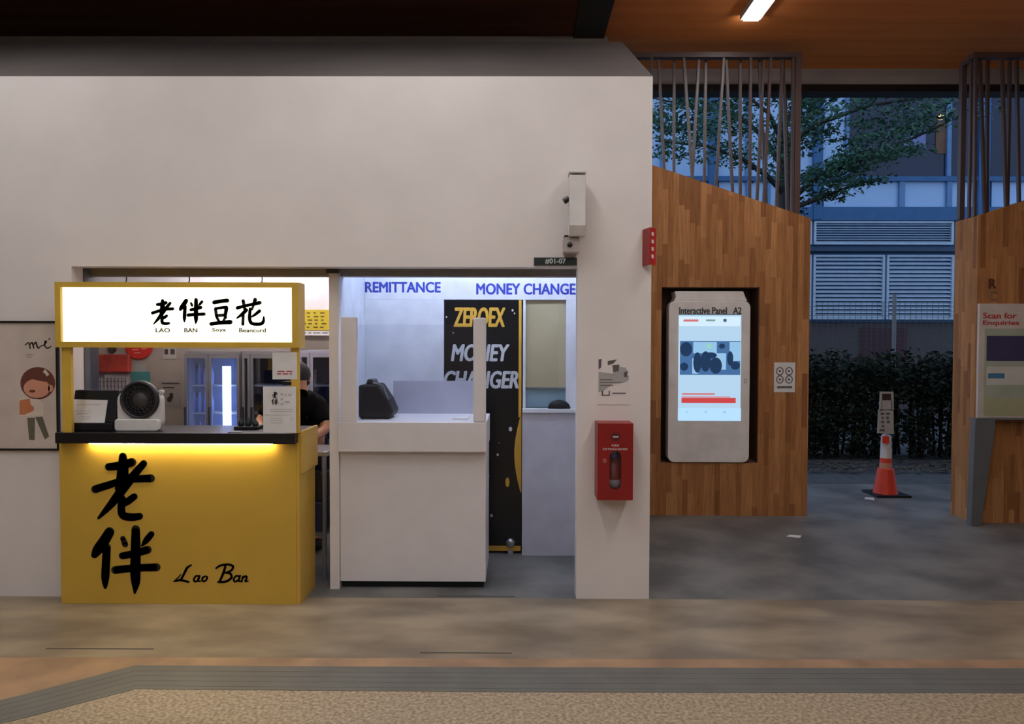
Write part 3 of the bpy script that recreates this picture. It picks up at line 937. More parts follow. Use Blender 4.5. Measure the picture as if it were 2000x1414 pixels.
def hand(chains, wrist, side):
    """palm and five unequal bent fingers, lying over the table edge"""
    x, y, z = wrist
    chains.append((None, [(x, y + .02, z, .024), (x, y - .025, z - .002, (.030, .014)), (x, y - .06, z - .004, (.034, .013))]))
    for k, ln in enumerate((.062, .074, .068, .052)):
        fx = x + (-.027 + .018 * k) * side
        chains.append((None, [(fx, y - .05, z - .003, .009), (fx, y - .05 - ln * .55, z + .004, .0085), (fx, y - .05 - ln * .85, z - .006, .008), (fx, y - .05 - ln, z - .018, .007)]))
    chains.append((None, [(x - .02 * side, y - .01, z, .011), (x - .045 * side, y - .035, z - .002, .010), (x - .05 * side, y - .065, z - .008, .008)]))


ch = [(None, [(mx, 5.66, .93, (.15, .11)), (mx, 5.62, 1.03, (.145, .105)), (mx, 5.55, 1.12, (.16, .10)), (mx, 5.47, 1.19, (.12, .08)),
              (HX, 5.42, hz - .12, .052), (HX, 5.38, hz - .055, (.070, .075)), (HX, 5.37, hz, (.076, .092)), (HX, 5.38, hz + .06, (.070, .085)), (HX, 5.385, hz + .095, (.035, .045))]),
      ((0, 3), [(sl[0], sl[1], sl[2], .062), (el[0], el[1], el[2], .042), ((el[0] + hl[0]) / 2, (el[1] + hl[1]) / 2, (el[2] + hl[2]) / 2, .036), (hl[0], hl[1] + .01, hl[2], .025)]),
      ((0, 3), [(sr[0], sr[1], sr[2], .062), (er[0], er[1], er[2], .042), ((er[0] + hr[0]) / 2, (er[1] + hr[1]) / 2, (er[2] + hr[2]) / 2, .036), (hr[0], hr[1] + .01, hr[2], .025)]),
      ((0, 0), [(mx - .1, 5.66, .8, .085), (mx - .11, 5.64, .48, .058), (mx - .11, 5.67, .1, .038), (mx - .11, 5.58, .045, (.035, .03))]),
      ((0, 0), [(mx + .1, 5.66, .8, .085), (mx + .11, 5.64, .48, .058), (mx + .11, 5.67, .1, .038), (mx + .11, 5.58, .045, (.035, .03))])]
hand(ch, hl, 1)
hand(ch, hr, -1)
# nose and ears grow out of the head
ch.append((None, [(HX, 5.30, hz - .005, .012), (HX, 5.272, hz - .022, .013)]))
for s in (-1, 1):
    ch.append((None, [(HX + s * .07, 5.385, hz + .01, .012), (HX + s * .084, 5.395, hz - .005, (.008, .016)), (HX + s * .08, 5.39, hz - .03, .007)]))
skin_mesh('body', ch, M_SKIN, person)
ts = [(None, [(mx, 5.665, .90, (.165, .125)), (mx, 5.625, 1.03, (.162, .122)), (mx, 5.54, 1.12, (.180, .125)), (mx, 5.455, 1.19, (.155, .125)), (HX, 5.425, hz - .125, .088), (HX, 5.42, hz - .105, .075)]),
      ((0, 3), [(sl[0], sl[1], sl[2], .080), ((sl[0] + el[0]) / 2, (sl[1] + el[1]) / 2, (sl[2] + el[2]) / 2, .072), (el[0] * .8 + sl[0] * .2, el[1] + .01, el[2] * .8 + sl[2] * .2, .066)]),
      ((0, 3), [(sr[0], sr[1], sr[2], .080), ((sr[0] + er[0]) / 2, (sr[1] + er[1]) / 2, (sr[2] + er[2]) / 2, .072), (er[0] * .8 + sr[0] * .2, er[1] + .01, er[2] * .8 + sr[2] * .2, .066)])]
skin_mesh('t_shirt', ts, M_SHIRT, person)
tr = [(None, [(mx, 5.67, .97, (.155, .12)), (mx, 5.67, .90, (.16, .125))])]
tr += [((0, 1), [(mx - .1, 5.665, .78, .098), (mx - .11, 5.645, .48, .074), (mx - .11, 5.67, .14, .060)]),
       ((0, 1), [(mx + .1, 5.665, .78, .098), (mx + .11, 5.645, .48, .074), (mx + .11, 5.67, .14, .060)])]
skin_mesh('trousers', tr, M_NAVY, person)
hair = MB().ellipsoid((HX, 5.385, hz + .020), .090, .106, .102, z0=-.35)
hair.ellipsoid((HX, 5.44, hz - .01), .078, .06, .075)
obj('hair', hair, M_HAIR, person, smooth=True)
for s in (-1, 1):
    obj('eye', MB().ellipsoid((HX + s * .03, 5.292, hz + .008), .011, .008, .008), mat('eye', (60, 44, 36), .3), person, smooth=True)
    obj('shoe', MB().ellipsoid((mx + s * .11, 5.6, .0445), .045, .125, .044), M_BLK, person, smooth=True)
obj('mouth', MB().ellipsoid((HX, 5.296, hz - .05), .022, .006, .006), mat('lips', (160, 96, 84), .5), person, smooth=True)
obj('shirt_print', MB().ellipsoid((P(592, 800, 5.36).x, 5.447, P(592, 812, 5.36).z), .02, .012, .024), mat('gold_print', (120, 100, 50), .7), person, smooth=True)

# ---------------------------------------------------------------- money changer recess
PX = lambda px, Y, py=800: P(px, py, Y).x
zsh0 = P(900, 585, YS).z
hb = MB().box(XM0 + .001, XRW - .001, YS, YS + .05, zsh0, 2.615)
sgn = thing('shop_fascia_sign', ((XM0 + XRW) / 2, YS, zsh0), 'white fascia board with blue shop lettering over the dark door', 'sign')
hbo = obj('board', hb, M_INT, sgn)
text('lettering', 'REMITTANCE', 714, 860, 551, 571, YS, M_BLUET, hbo, fat=.045)
text('lettering', 'MONEY CHANGER', 931, 1139, 554, 575, YS, M_BLUET, hbo, fat=.045)
xg0, xg1 = PX(867, YS), PX(1019, YS)
struct('wall_shopfront', MB().box(XM0 + .001, xg0, YS, YS + .05, 0, zsh0 - .001), M_INT, 'white shop front wall panel')
t = thing('shop_door', ((xg0 + xg1) / 2, YS + .02, 0), 'tall dark door with gold and silver lettering in the white recess', 'door')
zdb = .03
dl = obj('leaf', MB().box(xg0 + .002, xg1 - .002, YS + .005, YS + .04, zdb, zsh0 - .003), M_BANNER, t)
text('lettering', 'ZEROEX', 887, 986, 601, 638, YS + .005, M_GOLD, dl, shear=.12, fat=.04)
text('lettering', 'MONEY', 882, 994, 673, 705, YS + .005, M_SILV, dl, shear=.2, fat=.045)
text('lettering', 'CHANGER', 868, 1012, 725, 758, YS + .005, M_SILV, dl, shear=.2, fat=.045)
gd = MB().pbox(1013, 1018.5, 586, 815, YS + .002, YS + .005)
cv = []
for k in range(17):
    tt = k / 16
    cv.append((1016.5 - 12 * math.sin(math.pi * tt), 812 + tt * 150))
gd.pprism([(1018.5, 812)] + cv + [(1018.5, 962)], YS + .002, YS + .005)
gd.pbox(951, 1017, 1066, 1076, YS + .002, YS + .005)
obj('gold_edge', gd, M_GOLD, dl)
sp = MB()
random.seed(3)
for (a, b, r) in ((997, 838, 3.5), (972, 888, 2), (1001, 606, 2), (872, 619, 1.5), (955, 930, 1), (960, 1007, 2.6), (975, 865, 1), (1005, 612, 1.4), (885, 650, 1.2)):
    q = P(a, b, YS + .002)
    sp.disc(q.x, q.z, r * YS / F, r * 1.3 * YS / F, YS + .002, YS + .005, 10)
obj('speckle', sp, M_SILV, dl)
q = P(991, 942, YS)
obj('emblem', MB().disc(q.x, q.z, .016, .036, YS + .001, YS + .005, 16), M_GOLD, dl)
q = P(997, 1060, YS)
obj('lock', MB().lathe([(0, .03), (.024, .03), (.034, .02), (.036, .0), (0, 0)], (q.x, YS + .005, q.z), 'Y', 24), M_STEEL, dl, smooth=True)
obj('floor_pivot', MB().box(q.x - .02, q.x + .02, YS - .02, YS + .03, 0, zdb - .001), M_STEEL, t)
# right-hand service window with blind, and its counter
xr0 = PX(1021, YS)
t = thing('service_window', ((xr0 + XRW) / 2, YS, .86), 'narrow window with tan roller blind to the right of the dark door', 'window')
zl = P(1065, 797, YS).z
fr = MB().box(xr0, xr0 + .02, YS, YS + .05, zl, zsh0 - .001).box(PX(1105, YS), XRW - .002, YS, YS + .05, zl, zsh0 - .001)
obj('frame', fr, M_INT, t)
zb = P(1065, 757, YS).z
obj('blind', MB().box(xr0 + .02, PX(1105, YS), YS + .03, YS + .036, zb, zsh0 - .002), mat('tan_blind', (218, 192, 150), .7, c2=(212, 186, 144)), t)
obj('blind_rail', MB().box(xr0 + .02, PX(1105, YS), YS + .025, YS + .04, zb - .012, zb), M_GREY, t)
obj('pane', MB().box(xr0 + .02, PX(1105, YS), YS + .012, YS + .018, zl, zsh0 - .002), glass('window_glass', (246, 250, 252), .04), t)
obj('back_panel', MB().box(xr0 + .02, PX(1105, YS), YS + .044, YS + .049, zl, zsh0 - .002), mat('teal_panel', (168, 190, 200), .5), t)
t = thing('ledge_counter', ((xr0 + XRW) / 2, YS - .05, 0), 'white ledge counter under the narrow window with the tan blind', 'counter')
Yl = YS - .05
obj('front_panel', MB().box(PX(1020, Yl), XRW - .001, Yl, YS - .001, 0, zl - .03), mat('lilac_white_laminate', (196, 196, 208), .4), t)
obj('ledge', MB().box(PX(1020, Yl), XRW - .001, Yl - .02, YS - .001, zl - .03, zl), M_INT, t, bevel=.003)
q = P(1092, 797, YS - .03)
dome = MB().ellipsoid((q.x, YS - .036, zl), .085, .033, .066, z0=0.0)
tag(obj('equipment_case', dome, M_CHAR, smooth=True), 'low rounded black case resting on the white ledge counter', 'case')

# front counter
xc0, xc1 = XM0 + .002, PX(949, YC)
t = thing('service_counter', ((xc0 + xc1) / 2, YC + .28, 0), 'white service counter with two posts and clear screen', 'counter')
zf1, zf0 = P(806, 825, YC - .06).z, P(806, 883, YC - .06).z
obj('base', MB().box(xc0, xc1, YC, YC + .55, .045, zf0), M_WHITE, t, bevel=.003)
obj('plinth', MB().box(xc0 + .01, xc1 - .015, YC + .03, YC + .53, 0, .045), M_CHAR, t)
fa = MB().box(xc0, PX(950, YC - .06), YC - .06, YC + .55, zf0 + .0005, zf1)
top = obj('counter_box', fa, M_WHITE, t, bevel=.004)
zp = P(806, 620, YC - .055).z
Yp0, Yp1 = YC - .055, YC - .015
obj('screen_post', MB().box(PX(664.5, Yp0) + .004, PX(697, Yp0), Yp0, Yp1, zf1, zp), M_WHITE, t, bevel=.004)
obj('screen_post', MB().box(PX(924, Yp0), PX(949, Yp0), Yp0, Yp1, zf1, zp), M_WHITE, t, bevel=.012)
obj('clear_screen', MB().box(PX(697, Yp0) + .001, PX(924, Yp0) - .001, Yp0 + .015, Yp0 + .02, zf1, P(806, 634, Yp0).z), GL_CLEAR, t)
Yb = YC + .52
obj('back_screen', MB().box(PX(768, Yb), PX(945, Yb), Yb, Yb + .02, zf1, P(850, 744, Yb).z), mat('lilac_acrylic', (186, 188, 206), .3), t)
# note counter on it
Yn = YC + .12
x0, x1 = PX(700, Yn), PX(768, Yn)
zn = P(730, 745, Yn).z
t = thing('banknote_counter', ((x0 + x1) / 2, Yn + .1, zf1), 'black banknote counting machine on the left of the white counter', 'machine')
obj('casing', MB().prism([(x0 + .0, zf1 + .008), (x1 - .02, zf1 + .008), (x1, zf1 + .05), (x1 - .035, zf1 + .13), (x0 + .13, zn - .02), (x0 + .0, zn - .025)], Yn, Yn + .24), M_CHAR, t, bevel=.014)
obj('hopper', MB().prism([(x0 + .04, zn - .022), (x0 + .1, zn - .022), (x0 + .085, zn + .01), (x0 + .05, zn + .012)], Yn + .05, Yn + .2), M_DGREY, t, bevel=.006)
obj('guide_arm', MB().path([(x1 - .04, Yn + .02, zf1 + .13), (x1 - .07, Yn + .02, zn - .03), (x0 + .09, Yn + .02, zn - .01)], .006), M_GREY, t)
for a in (x0 + .02, x1 - .04):
    for b in (Yn + .03, Yn + .2):
        obj('foot', MB().tube((a, b, zf1), (a, b, zf1 + .009), .01, seg=10), M_BLK, t)
tag(obj('paper_stack', MB().box(PX(885, YC + .15), PX(915, YC + .15), YC + .1, YC + .28, zf1 + .0005, zf1 + .012), M_PAPER), 'flat white paper stack on the white counter behind the right post', 'paper')
m_cool = mat('cool_tube', (235, 242, 255), .5, emit=SHOP * 3.0, emit_c=(206, 222, 255))
batten(XM0 + .1, XRW - .1, 4.98, 2.5, m_cool, 'tube light behind the soffit over the money counter')

# ---------------------------------------------------------------- fittings on the white wall
Y0 = YW
t = thing('camera_housing', P(1120, 456, Y0), 'long white camera housing on wall above the dark number plate', 'camera')
YH = YW - .17
x0, x1 = P(1112, 400, YH).x, P(1144, 400, YH).x
ztp, zbt = P(1128, 341, YH).z, P(1128, 440, YH).z
obj('casing', MB().xprism([(YH, ztp), (YH, zbt), (YH + .03, zbt - .06), (YW - .05, zbt - .06), (YW - .05, ztp + .01)], x0, x1), M_LGREY, t, bevel=.006)
obj('cap', MB().box(x0 - .003, x1 + .003, YH - .004, YW - .05, ztp + .011, ztp + .024), M_LGREY, t, bevel=.004)
obj('wall_bracket', MB().box(x0 + .02, x1 - .02, YW - .05, YW, zbt, ztp - .08), M_GREY, t)
obj('cable_gland', MB().tube((x0, YH + .05, ztp - .13), (x0 - .03, YH + .05, ztp - .15), .018, seg=14), M_BLK, t)
t = thing('motion_sensor', P(1117, 495, Y0), 'small square sensor with black lens below the white camera housing', 'sensor')
YH = YW - .11
x0, x1 = P(1101, 478, YH).x, P(1132, 478, YH).x
z0, z1 = P(1116, 494, YH).z, P(1116, 463, YH).z
obj('casing', MB().box(x0, x1, YH, YW, z0, z1), mat('warm_grey_casing', (176, 166, 162), .45), t, bevel=.01)
q = P(1113, 478, YH)
obj('lens', MB().lathe([(0, .012), (.012, .012), (.016, .004), (.016, 0), (0, 0)], (q.x, YH - .0, q.z), 'Y', 20), M_BLK, t, smooth=True)
obj('hood', MB().box(x0 + .005, x1 - .005, YH + .01, YW, z1 + .0005, z1 + .014), M_DGREY, t)
t = thing('number_plate', P(1085, 518, Y0), 'dark unit number plate on wall at top right of the opening', 'sign')
pt = obj('plate', MB().pbox(1043, 1127, 503, 518, YW - .012, YW), mat('dark_green_plate', (22, 38, 38), .4), t)
text('lettering', '#01-07', 1065, 1105, 505, 515.5, YW - .012, mat('grey_letters', (206, 214, 210), .5), pt, fat=.04)
# red projecting fire sign on the pillar edge
t = thing('fire_sign', P(1266, 517, YW), 'small red projecting sign on the pillar edge beside the timber panel', 'sign')
xa, xb, xc = P(1260, 480, YW - .10).x, P(1268.5, 480, YW - .10).x, P(1281, 480, YW - .10).x
za, zb_ = P(1268, 517, YW - .1).z, P(1268, 444, YW - .1).z
obj('left_leaf', MB().slab([(xa, YW - .004), (xa + .006, YW - .001), (xb + .004, YW - .1), (xb, YW - .106)], za, zb_), M_RED, t)
rl = MB()
for k in range(4):
    zz = za + (zb_ - za) * (.18 + .2 * k)
    rl.slab([(xb + .012, YW - .101), (xb + .012, YW - .103), (xc - .004, YW - .072), (xc - .004, YW - .070)], zz, zz + .022)
obj('white_marks', rl, M_PAPER, t)
fl = obj('right_leaf', MB().slab([(xb + .004, YW - .1), (xb, YW - .106), (xc + .006, YW - .065), (xc + .004, YW - .058)], za, zb_), M_REDL, t)
# fire extinguisher cabinet
YX = YW - .16
t = thing('extinguisher_cabinet', P(1201, 978, YW), 'red fire extinguisher cabinet with oval window on white pillar', 'cabinet')
x0, x1 = P(1167, 900, YX).x, P(1236.5, 900, YX).x
z0, z1 = P(1201, 977, YX).z, P(1201, 827, YX).z
ox, oz = P(1202, 919, YX).x, P(1202, 919, YX).z
hw, hh = (P(1213, 919, YX).x - P(1190, 919, YX).x) / 2, (P(1202, 881, YX).z - P(1202, 957, YX).z) / 2
cab = MB().box(x0, x1, YX + .012, YW, z0, z1)
# hollow it: build as shell
cab = MB()
cab.box(x0, x0 + .006, YX + .02, YW, z0, z1).box(x1 - .006, x1, YX + .02, YW, z0, z1).box(x0 + .006, x1 - .006, YX + .02, YW, z0, z0 + .006).box(x0 + .006, x1 - .006, YX + .02, YW, z1 - .006, z1).box(x0 + .006, x1 - .006, YW - .01, YW, z0 + .006, z1 - .006)
obj('cabinet_body', cab, M_RED, t)
# door with an oval hole
N = 40
inner, outer = [], []
for k in range(N):
    a = 2 * math.pi * k / N
    c, s = math.cos(a), math.sin(a)
    iz = (hh - hw) * (1 if s > 0 else -1) if abs(s) > 1e-6 else 0
    inner.append((ox + hw * c, oz + iz + hw * s))
    m_ = max(abs(c) / 1.0, abs(s) / 1.0)
    uu, vv = c / m_, s / m_
    outer.append((x0 + (uu + 1) / 2 * (x1 - x0), z0 + (vv + 1) / 2 * (z1 - z0)))
dm = MB()
for k in range(N):
    j = (k + 1) % N
    dm.prism([inner[k], outer[k], outer[j], inner[j]], YX, YX + .02)
door = obj('door', dm, M_RED, t)
obj('pane', MB().prism(inner, YX + .008, YX + .011), GL_CLEAR, door)
q = P(1202, 853, YX)
obj('emblem', MB().disc(q.x, q.z, .030, .026, YX - .002, YX, 24), mat('dark_red_emblem', (96, 22, 24), .5), door)
obj('emblem_bar', MB().pbox(1197, 1208, 852, 854.5, YX - .003, YX - .002), M_LGREY, door)
text('lettering', 'FIRE', 1195, 1209, 868, 872, YX, M_PAPER, door)
text('lettering', 'EXTINGUISHER', 1178, 1226, 875, 879, YX, M_PAPER, door)
q = P(1181, 900, YX)
obj('catch', MB().lathe([(0, .008), (.012, .008), (.014, 0), (0, 0)], (q.x, YX, q.z), 'Y', 16), mat('pink_catch', (176, 90, 84), .5), door)
ey = YX + .085
ex = tag(obj('fire_extinguisher', MB().lathe([(0, 0), (.048, 0), (.052, .012), (.052, .18), (.03, .225), (.016, .235), (0, .235)], (ox, ey, z0 + .0065), 'Z', 24), mat('deep_red', (120, 20, 22), .3), smooth=True),
         'fire extinguisher behind the oval window of the red cabinet', 'fire extinguisher')
obj('label_band', MB().lathe([(.0525, .06), (.0532, .06), (.0532, .11), (.0525, .11)], (ox, ey, z0 + .0065), 'Z', 24), mat('pale_label', (132, 120, 128), .5), ex, smooth=True)
obj('valve', MB().box(ox - .02, ox + .02, ey - .03, ey + .03, z0 + .2425, z0 + .30), mat('blue_valve', (56, 62, 130), .4), ex, bevel=.006)
# grey notice on the pillar
t = thing('faded_notice', P(1198, 775, YW), 'white notice with faded grey picture on pillar above the red cabinet', 'notice')
sh = obj('sheet', MB().pbox(1167, 1229, 699, 790, YW - .003, YW), M_WALL, t)
mg, md = mat('grey_ink', (172, 170, 168), .7), mat('dark_ink', (98, 90, 90), .7)
pr = MB()
Yn_ = YW - .003
pr.pprism([(1169, 726), (1228, 734), (1228, 742), (1216, 748), (1196, 750), (1180, 762), (1169, 766)], Yn_ - .001, Yn_)
pr.pprism([(1197, 714), (1222, 718), (1227, 728), (1218, 738), (1197, 732)], Yn_ - .0012, Yn_)
obj('picture', pr, mg, sh)
pr = MB()
pr.pprism([(1169, 702), (1175, 701), (1174, 718), (1169, 721)], Yn_ - .0015, Yn_).pprism([(1187, 705), (1205, 702), (1198, 710), (1187, 713)], Yn_ - .0015, Yn_)
pr.pprism([(1196, 713), (1210, 712), (1208, 725), (1198, 727)], Yn_ - .0015, Yn_).pprism([(1218, 728), (1226, 724), (1225, 737), (1219, 736)], Yn_ - .0015, Yn_)
for a, b, y in ((1172, 1214, 746), (1172, 1198, 752), (1172, 1196, 741)):
    pr.pbox(a, b, y, y + 1.4, Yn_ - .0015, Yn_)
pr.pbox(1175, 1178, 763, 773, Yn_ - .0015, Yn_).pbox(1178, 1191, 771, 773, Yn_ - .0015, Yn_).pbox(1189, 1191, 763, 772, Yn_ - .0015, Yn_)
pr.pbox(1196, 1222, 767, 769, Yn_ - .0015, Yn_)
obj('dark_print', pr, md, sh)

# framed poster at the left edge
YPo = YW - .02
xq0, xq1 = P(-95, 750, YPo).x, P(113, 750, YPo).x
z0, z1 = P(80, 880, YPo).z, P(80, 627, YPo).z
t = thing('framed_poster', ((xq0 + xq1) / 2, YW, z0), 'black framed poster with drawn figure on white wall left of the stall', 'poster')
fm = MB()
fm.box(xq0, xq1, YPo, YW, z0, z0 + .012).box(xq0, xq1, YPo, YW, z1 - .012, z1).box(xq0, xq0 + .012, YPo, YW, z0 + .012, z1 - .012).box(xq1 - .012, xq1, YPo, YW, z0 + .012, z1 - .012)
obj('frame', fm, M_BLK, t)
YI = YPo + .008
sh = obj('print', MB().box(xq0 + .012, xq1 - .012, YI, YW - .001, z0 + .012, z1 - .012), mat('poster_paper', (214, 200, 188), .6), t)
cP = lambda a, b: (50 + .198 * a, 600 + .198 * b)
art = lambda nm, pts, m, k: obj(nm, MB().pprism([cP(*p) for p in pts], YI - .0008 * k, YI), m, sh)
def blob(cx, cy, rx, ry, a0=0, a1=360, n=28):
    return [(cx + rx * math.cos(R(a0 + (a1 - a0) * i / n)), cy + ry * math.sin(R(a0 + (a1 - a0) * i / n))) for i in range(n)]
art('figure_hair', blob(120, 750, 172, 160), mat('hair_ink', (112, 62, 52), .6), 1)
art('figure_face', blob(110, 800, 130, 95), mat('face_ink', (218, 156, 128), .6), 2)
art('figure_ear', blob(245, 800, 26, 34), mat('face_ink', (218, 156, 128), .6), 2)
art('figure_fringe', [(-40, 740), (-20, 650), (60, 610), (170, 610), (230, 660), (255, 730), (180, 735), (90, 715), (0, 700)], mat('hair_ink', (112, 62, 52), .6), 3)
art('figure_mouth', blob(65, 828, 30, 14), mat('mouth_ink', (110, 50, 44), .6), 3)
art('figure_top', [(-60, 900), (120, 905), (185, 960), (175, 1070), (-60, 1075)], mat('cream_ink', (226, 212, 196), .6), 2)
art('figure_arm', [(-60, 920), (40, 900), (50, 960), (80, 985), (80, 1020), (-10, 1060), (-60, 1060)], mat('arm_ink', (206, 128, 84), .6), 3)
art('figure_leg', [(15, 1090), (90, 1090), (88, 1310), (35, 1310)], mat('olive_ink', (104, 102, 84), .6), 2)
art('figure_leg', [(95, 1085), (165, 1080), (230, 1275), (190, 1305)], mat('olive_ink', (104, 102, 84), .6), 2)
art('figure_shine', [(170, 640), (190, 612), (215, 640), (232, 665), (208, 682), (195, 660)], mat('cream_ink', (226, 212, 196), .6), 4)
ME = [[(-2, 370, 12), (20, 350, 10)], [(30, 350, 12), (45, 405, 12)], [(42, 372, 8), (62, 348, 12), (80, 402, 12)], [(78, 372, 8), (100, 346, 12), (118, 398, 12), (138, 395, 7)],
      [(140, 385, 8), (178, 372, 9), (205, 340, 12), (190, 336, 10), (190, 380, 11), (215, 405, 11), (250, 385, 7)], [(228, 318, 12), (240, 306, 7)]]
obj('lettering', MB().brush(ME, YI - .002, YI, cP), mat('poster_ink', (72, 62, 62), .6), sh)
obj('small_print', MB().pprism([cP(0, 468), cP(70, 462), cP(70, 472), cP(0, 478)], YI - .001, YI).pprism([cP(10, 490), cP(60, 486), cP(60, 494), cP(10, 498)], YI - .001, YI), mat('poster_ink2', (168, 156, 150), .6), sh)

# ---------------------------------------------------------------- timber panel with interactive screen
def pz(px, py, Y): return P(px, py, Y).x, P(px, py, Y).z
xA0, xA1 = XP1 + .01, P(1580, 700, YA).x
slopeA = lambda x: P(1274, 322, YA).z + (x - P(1274, 322, YA).x) * (P(1580, 425, YA).z - P(1274, 322, YA).z) / (P(1580, 425, YA).x - P(1274, 322, YA).x)
rx0, rx1 = P(1291, 730, YA).x, P(1482, 730, YA).x
rz0, rz1 = P(1386, 904, YA).z, P(1386, 561, YA).z
DA = .34
tp = thing('timber_panel', ((xA0 + xA1) / 2, YA + DA / 2, 0), 'tall timber panel with sloping top holding the white information screen', 'panel')
b = MB()
b.prism([(xA0, 0), (rx0, 0), (rx0, slopeA(rx0)), (xA0, slopeA(xA0))], YA, YA + DA)
b.prism([(rx1, 0), (xA1, 0), (xA1, slopeA(xA1)), (rx1, slopeA(rx1))], YA, YA + DA)
b.prism([(rx0, 0), (rx1, 0), (rx1, rz0), (rx0, rz0)], YA, YA + DA)
b.prism([(rx0, rz1), (rx1, rz1), (rx1, slopeA(rx1)), (rx0, slopeA(rx0))], YA, YA + DA)
obj('boards', b, M_WOOD, tp)
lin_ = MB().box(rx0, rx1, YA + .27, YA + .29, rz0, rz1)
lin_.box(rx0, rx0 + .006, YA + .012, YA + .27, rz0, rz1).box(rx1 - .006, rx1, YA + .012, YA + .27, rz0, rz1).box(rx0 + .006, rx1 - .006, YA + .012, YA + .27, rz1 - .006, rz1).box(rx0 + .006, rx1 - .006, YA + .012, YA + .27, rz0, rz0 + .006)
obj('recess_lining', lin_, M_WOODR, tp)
# screen unit
YU = YA - .02
t = thing('information_screen', (P(1386, 900, YU).x, YU + .08, P(1386, 900, YU).z), 'white upright information screen lit blue in the timber recess', 'screen')
x0, x1 = P(1306, 700, YU).x, P(1465, 700, YU).x
z0, z1 = rz0 + .0065, P(1386, 588, YU).z
cs = obj('casing', MB().rrect(x0, x1, z0, z1, .06, YU, YU + .13, 6), mat('screen_casing', (238, 233, 228), .45), t, bevel=.006)
obj('top_neck', MB().pprism([(1318, 569), (1452, 569), (1456, 580), (1460, 588), (1316, 588), (1320, 580)], YU + .02, YU + .2), mat('screen_casing', (238, 233, 228), .45), t, bevel=.006)
def em(nm, c, k=1.0):
    return mat('screen_' + nm, (10, 10, 10), .3, emit=k, emit_c=c, spec=.2, c2=(8, 8, 8))
scr = obj('display', MB().pbox(1325, 1447, 615, 822, YU - .003, YU), em('pale', (182, 214, 240)), t)
Yd = YU - .003
def patch(nm, a0, a1, b0, b1, m, k=1):
    return obj(nm, MB().pbox(a0, a1, b0, b1, Yd - .0006 * k, Yd), m, scr)
patch('title_band', 1326, 1446, 618, 637, em('white', (214, 238, 254)))
patch('footer_band', 1325, 1447, 797, 822, em('foot', (184, 226, 255)))
patch('photo', 1328, 1446, 666, 732, em('photo', (70, 110, 160)))
ph = MB().pbox(1354, 1400, 668, 690, Yd - .0012, Yd).pbox(1425, 1446, 668, 705, Yd - .0012, Yd).pbox(1392, 1418, 690, 722, Yd - .0012, Yd).pbox(1352, 1364, 700, 730, Yd - .0012, Yd)
obj('photo_light', ph, em('photol', (150, 196, 232)), scr)
ph = MB()
for (a, b_, rx_, rz_) in ((1340, 682, 12, 14), (1362, 708, 8, 20), (1378, 706, 10, 20), (1398, 714, 12, 16), (1388, 694, 12, 6), (1426, 700, 6, 14), (1436, 714, 9, 8), (1410, 676, 6, 5), (1336, 716, 8, 8)):
    q = P(a, b_, Yd)
    ph.disc(q.x, q.z, rx_ * YA / F, rz_ * YA / F, Yd - .0018, Yd, 18)
obj('photo_dark', ph, em('photod', (34, 58, 92)), scr)
ph = MB(); q = P(1385, 676, Yd); ph.disc(q.x, q.z, .022, .025, Yd - .002, Yd, 14)
obj('photo_glow', ph, em('photog', (150, 214, 190)), scr)
patch('red_bar', 1331, 1437, 777, 787, em('red', (206, 70, 72)), 2)
mr_ = em('redtext', (214, 110, 112))
patch('caption_bar', 1332, 1396, 768, 771, mr_)
patch('caption_bar', 1332, 1426, 774.5, 776, mr_)
patch('caption_bar', 1335, 1364, 624, 628, mr_, 2)
patch('caption_bar', 1379, 1397, 624, 627.5, em('gtext', (120, 160, 150)), 2)
patch('caption_bar', 1413, 1419, 623, 628.5, em('dtext', (60, 90, 120)), 2)
patch('icon_row', 1340, 1343, 803, 807, em('icon', (140, 190, 226)))
patch('icon_row', 1376, 1381, 803, 807, em('icon', (140, 190, 226)))
patch('icon_row', 1412, 1418, 803, 807, em('icon', (140, 190, 226)))
text('lettering', 'Interactive Panel   A2', 1327, 1448, 600, 613, YU, mat('label_ink', (52, 66, 76), .5), cs, fat=.04)
obj('title_bar', MB().pbox(1326, 1447, 613.5, 615, YU - .002, YU), mat('label_bar', (66, 96, 116), .5), cs)
q = P(1456, 744, YU)
obj('camera_dot', MB().ring(q.x, q.z, .012, .02, .004, YU - .002, YU), M_GREY, cs)
# small sheet on the boards
t = thing('icon_notice', P(1532, 767, YA), 'small white notice with four ring icons on timber panel', 'notice')
sh = obj('sheet', MB().pbox(1512, 1553, 708, 766, YA - .003, YA), M_PAPER, t)
pr = MB()
for a in (1523, 1541):
    for b_ in (725, 741):
        q = P(a, b_, YA - .003)
        pr.ring(q.x, q.z, .030, .034, .009, YA - .005, YA - .003)
        pr.pbox(a - 2, a + 2, b_ - 2, b_ + 2, YA - .005, YA - .003)
pr.pbox(1518, 1547, 754, 758, YA - .005, YA - .003)
obj('print', pr, mat('icon_ink', (110, 98, 94), .7), sh)

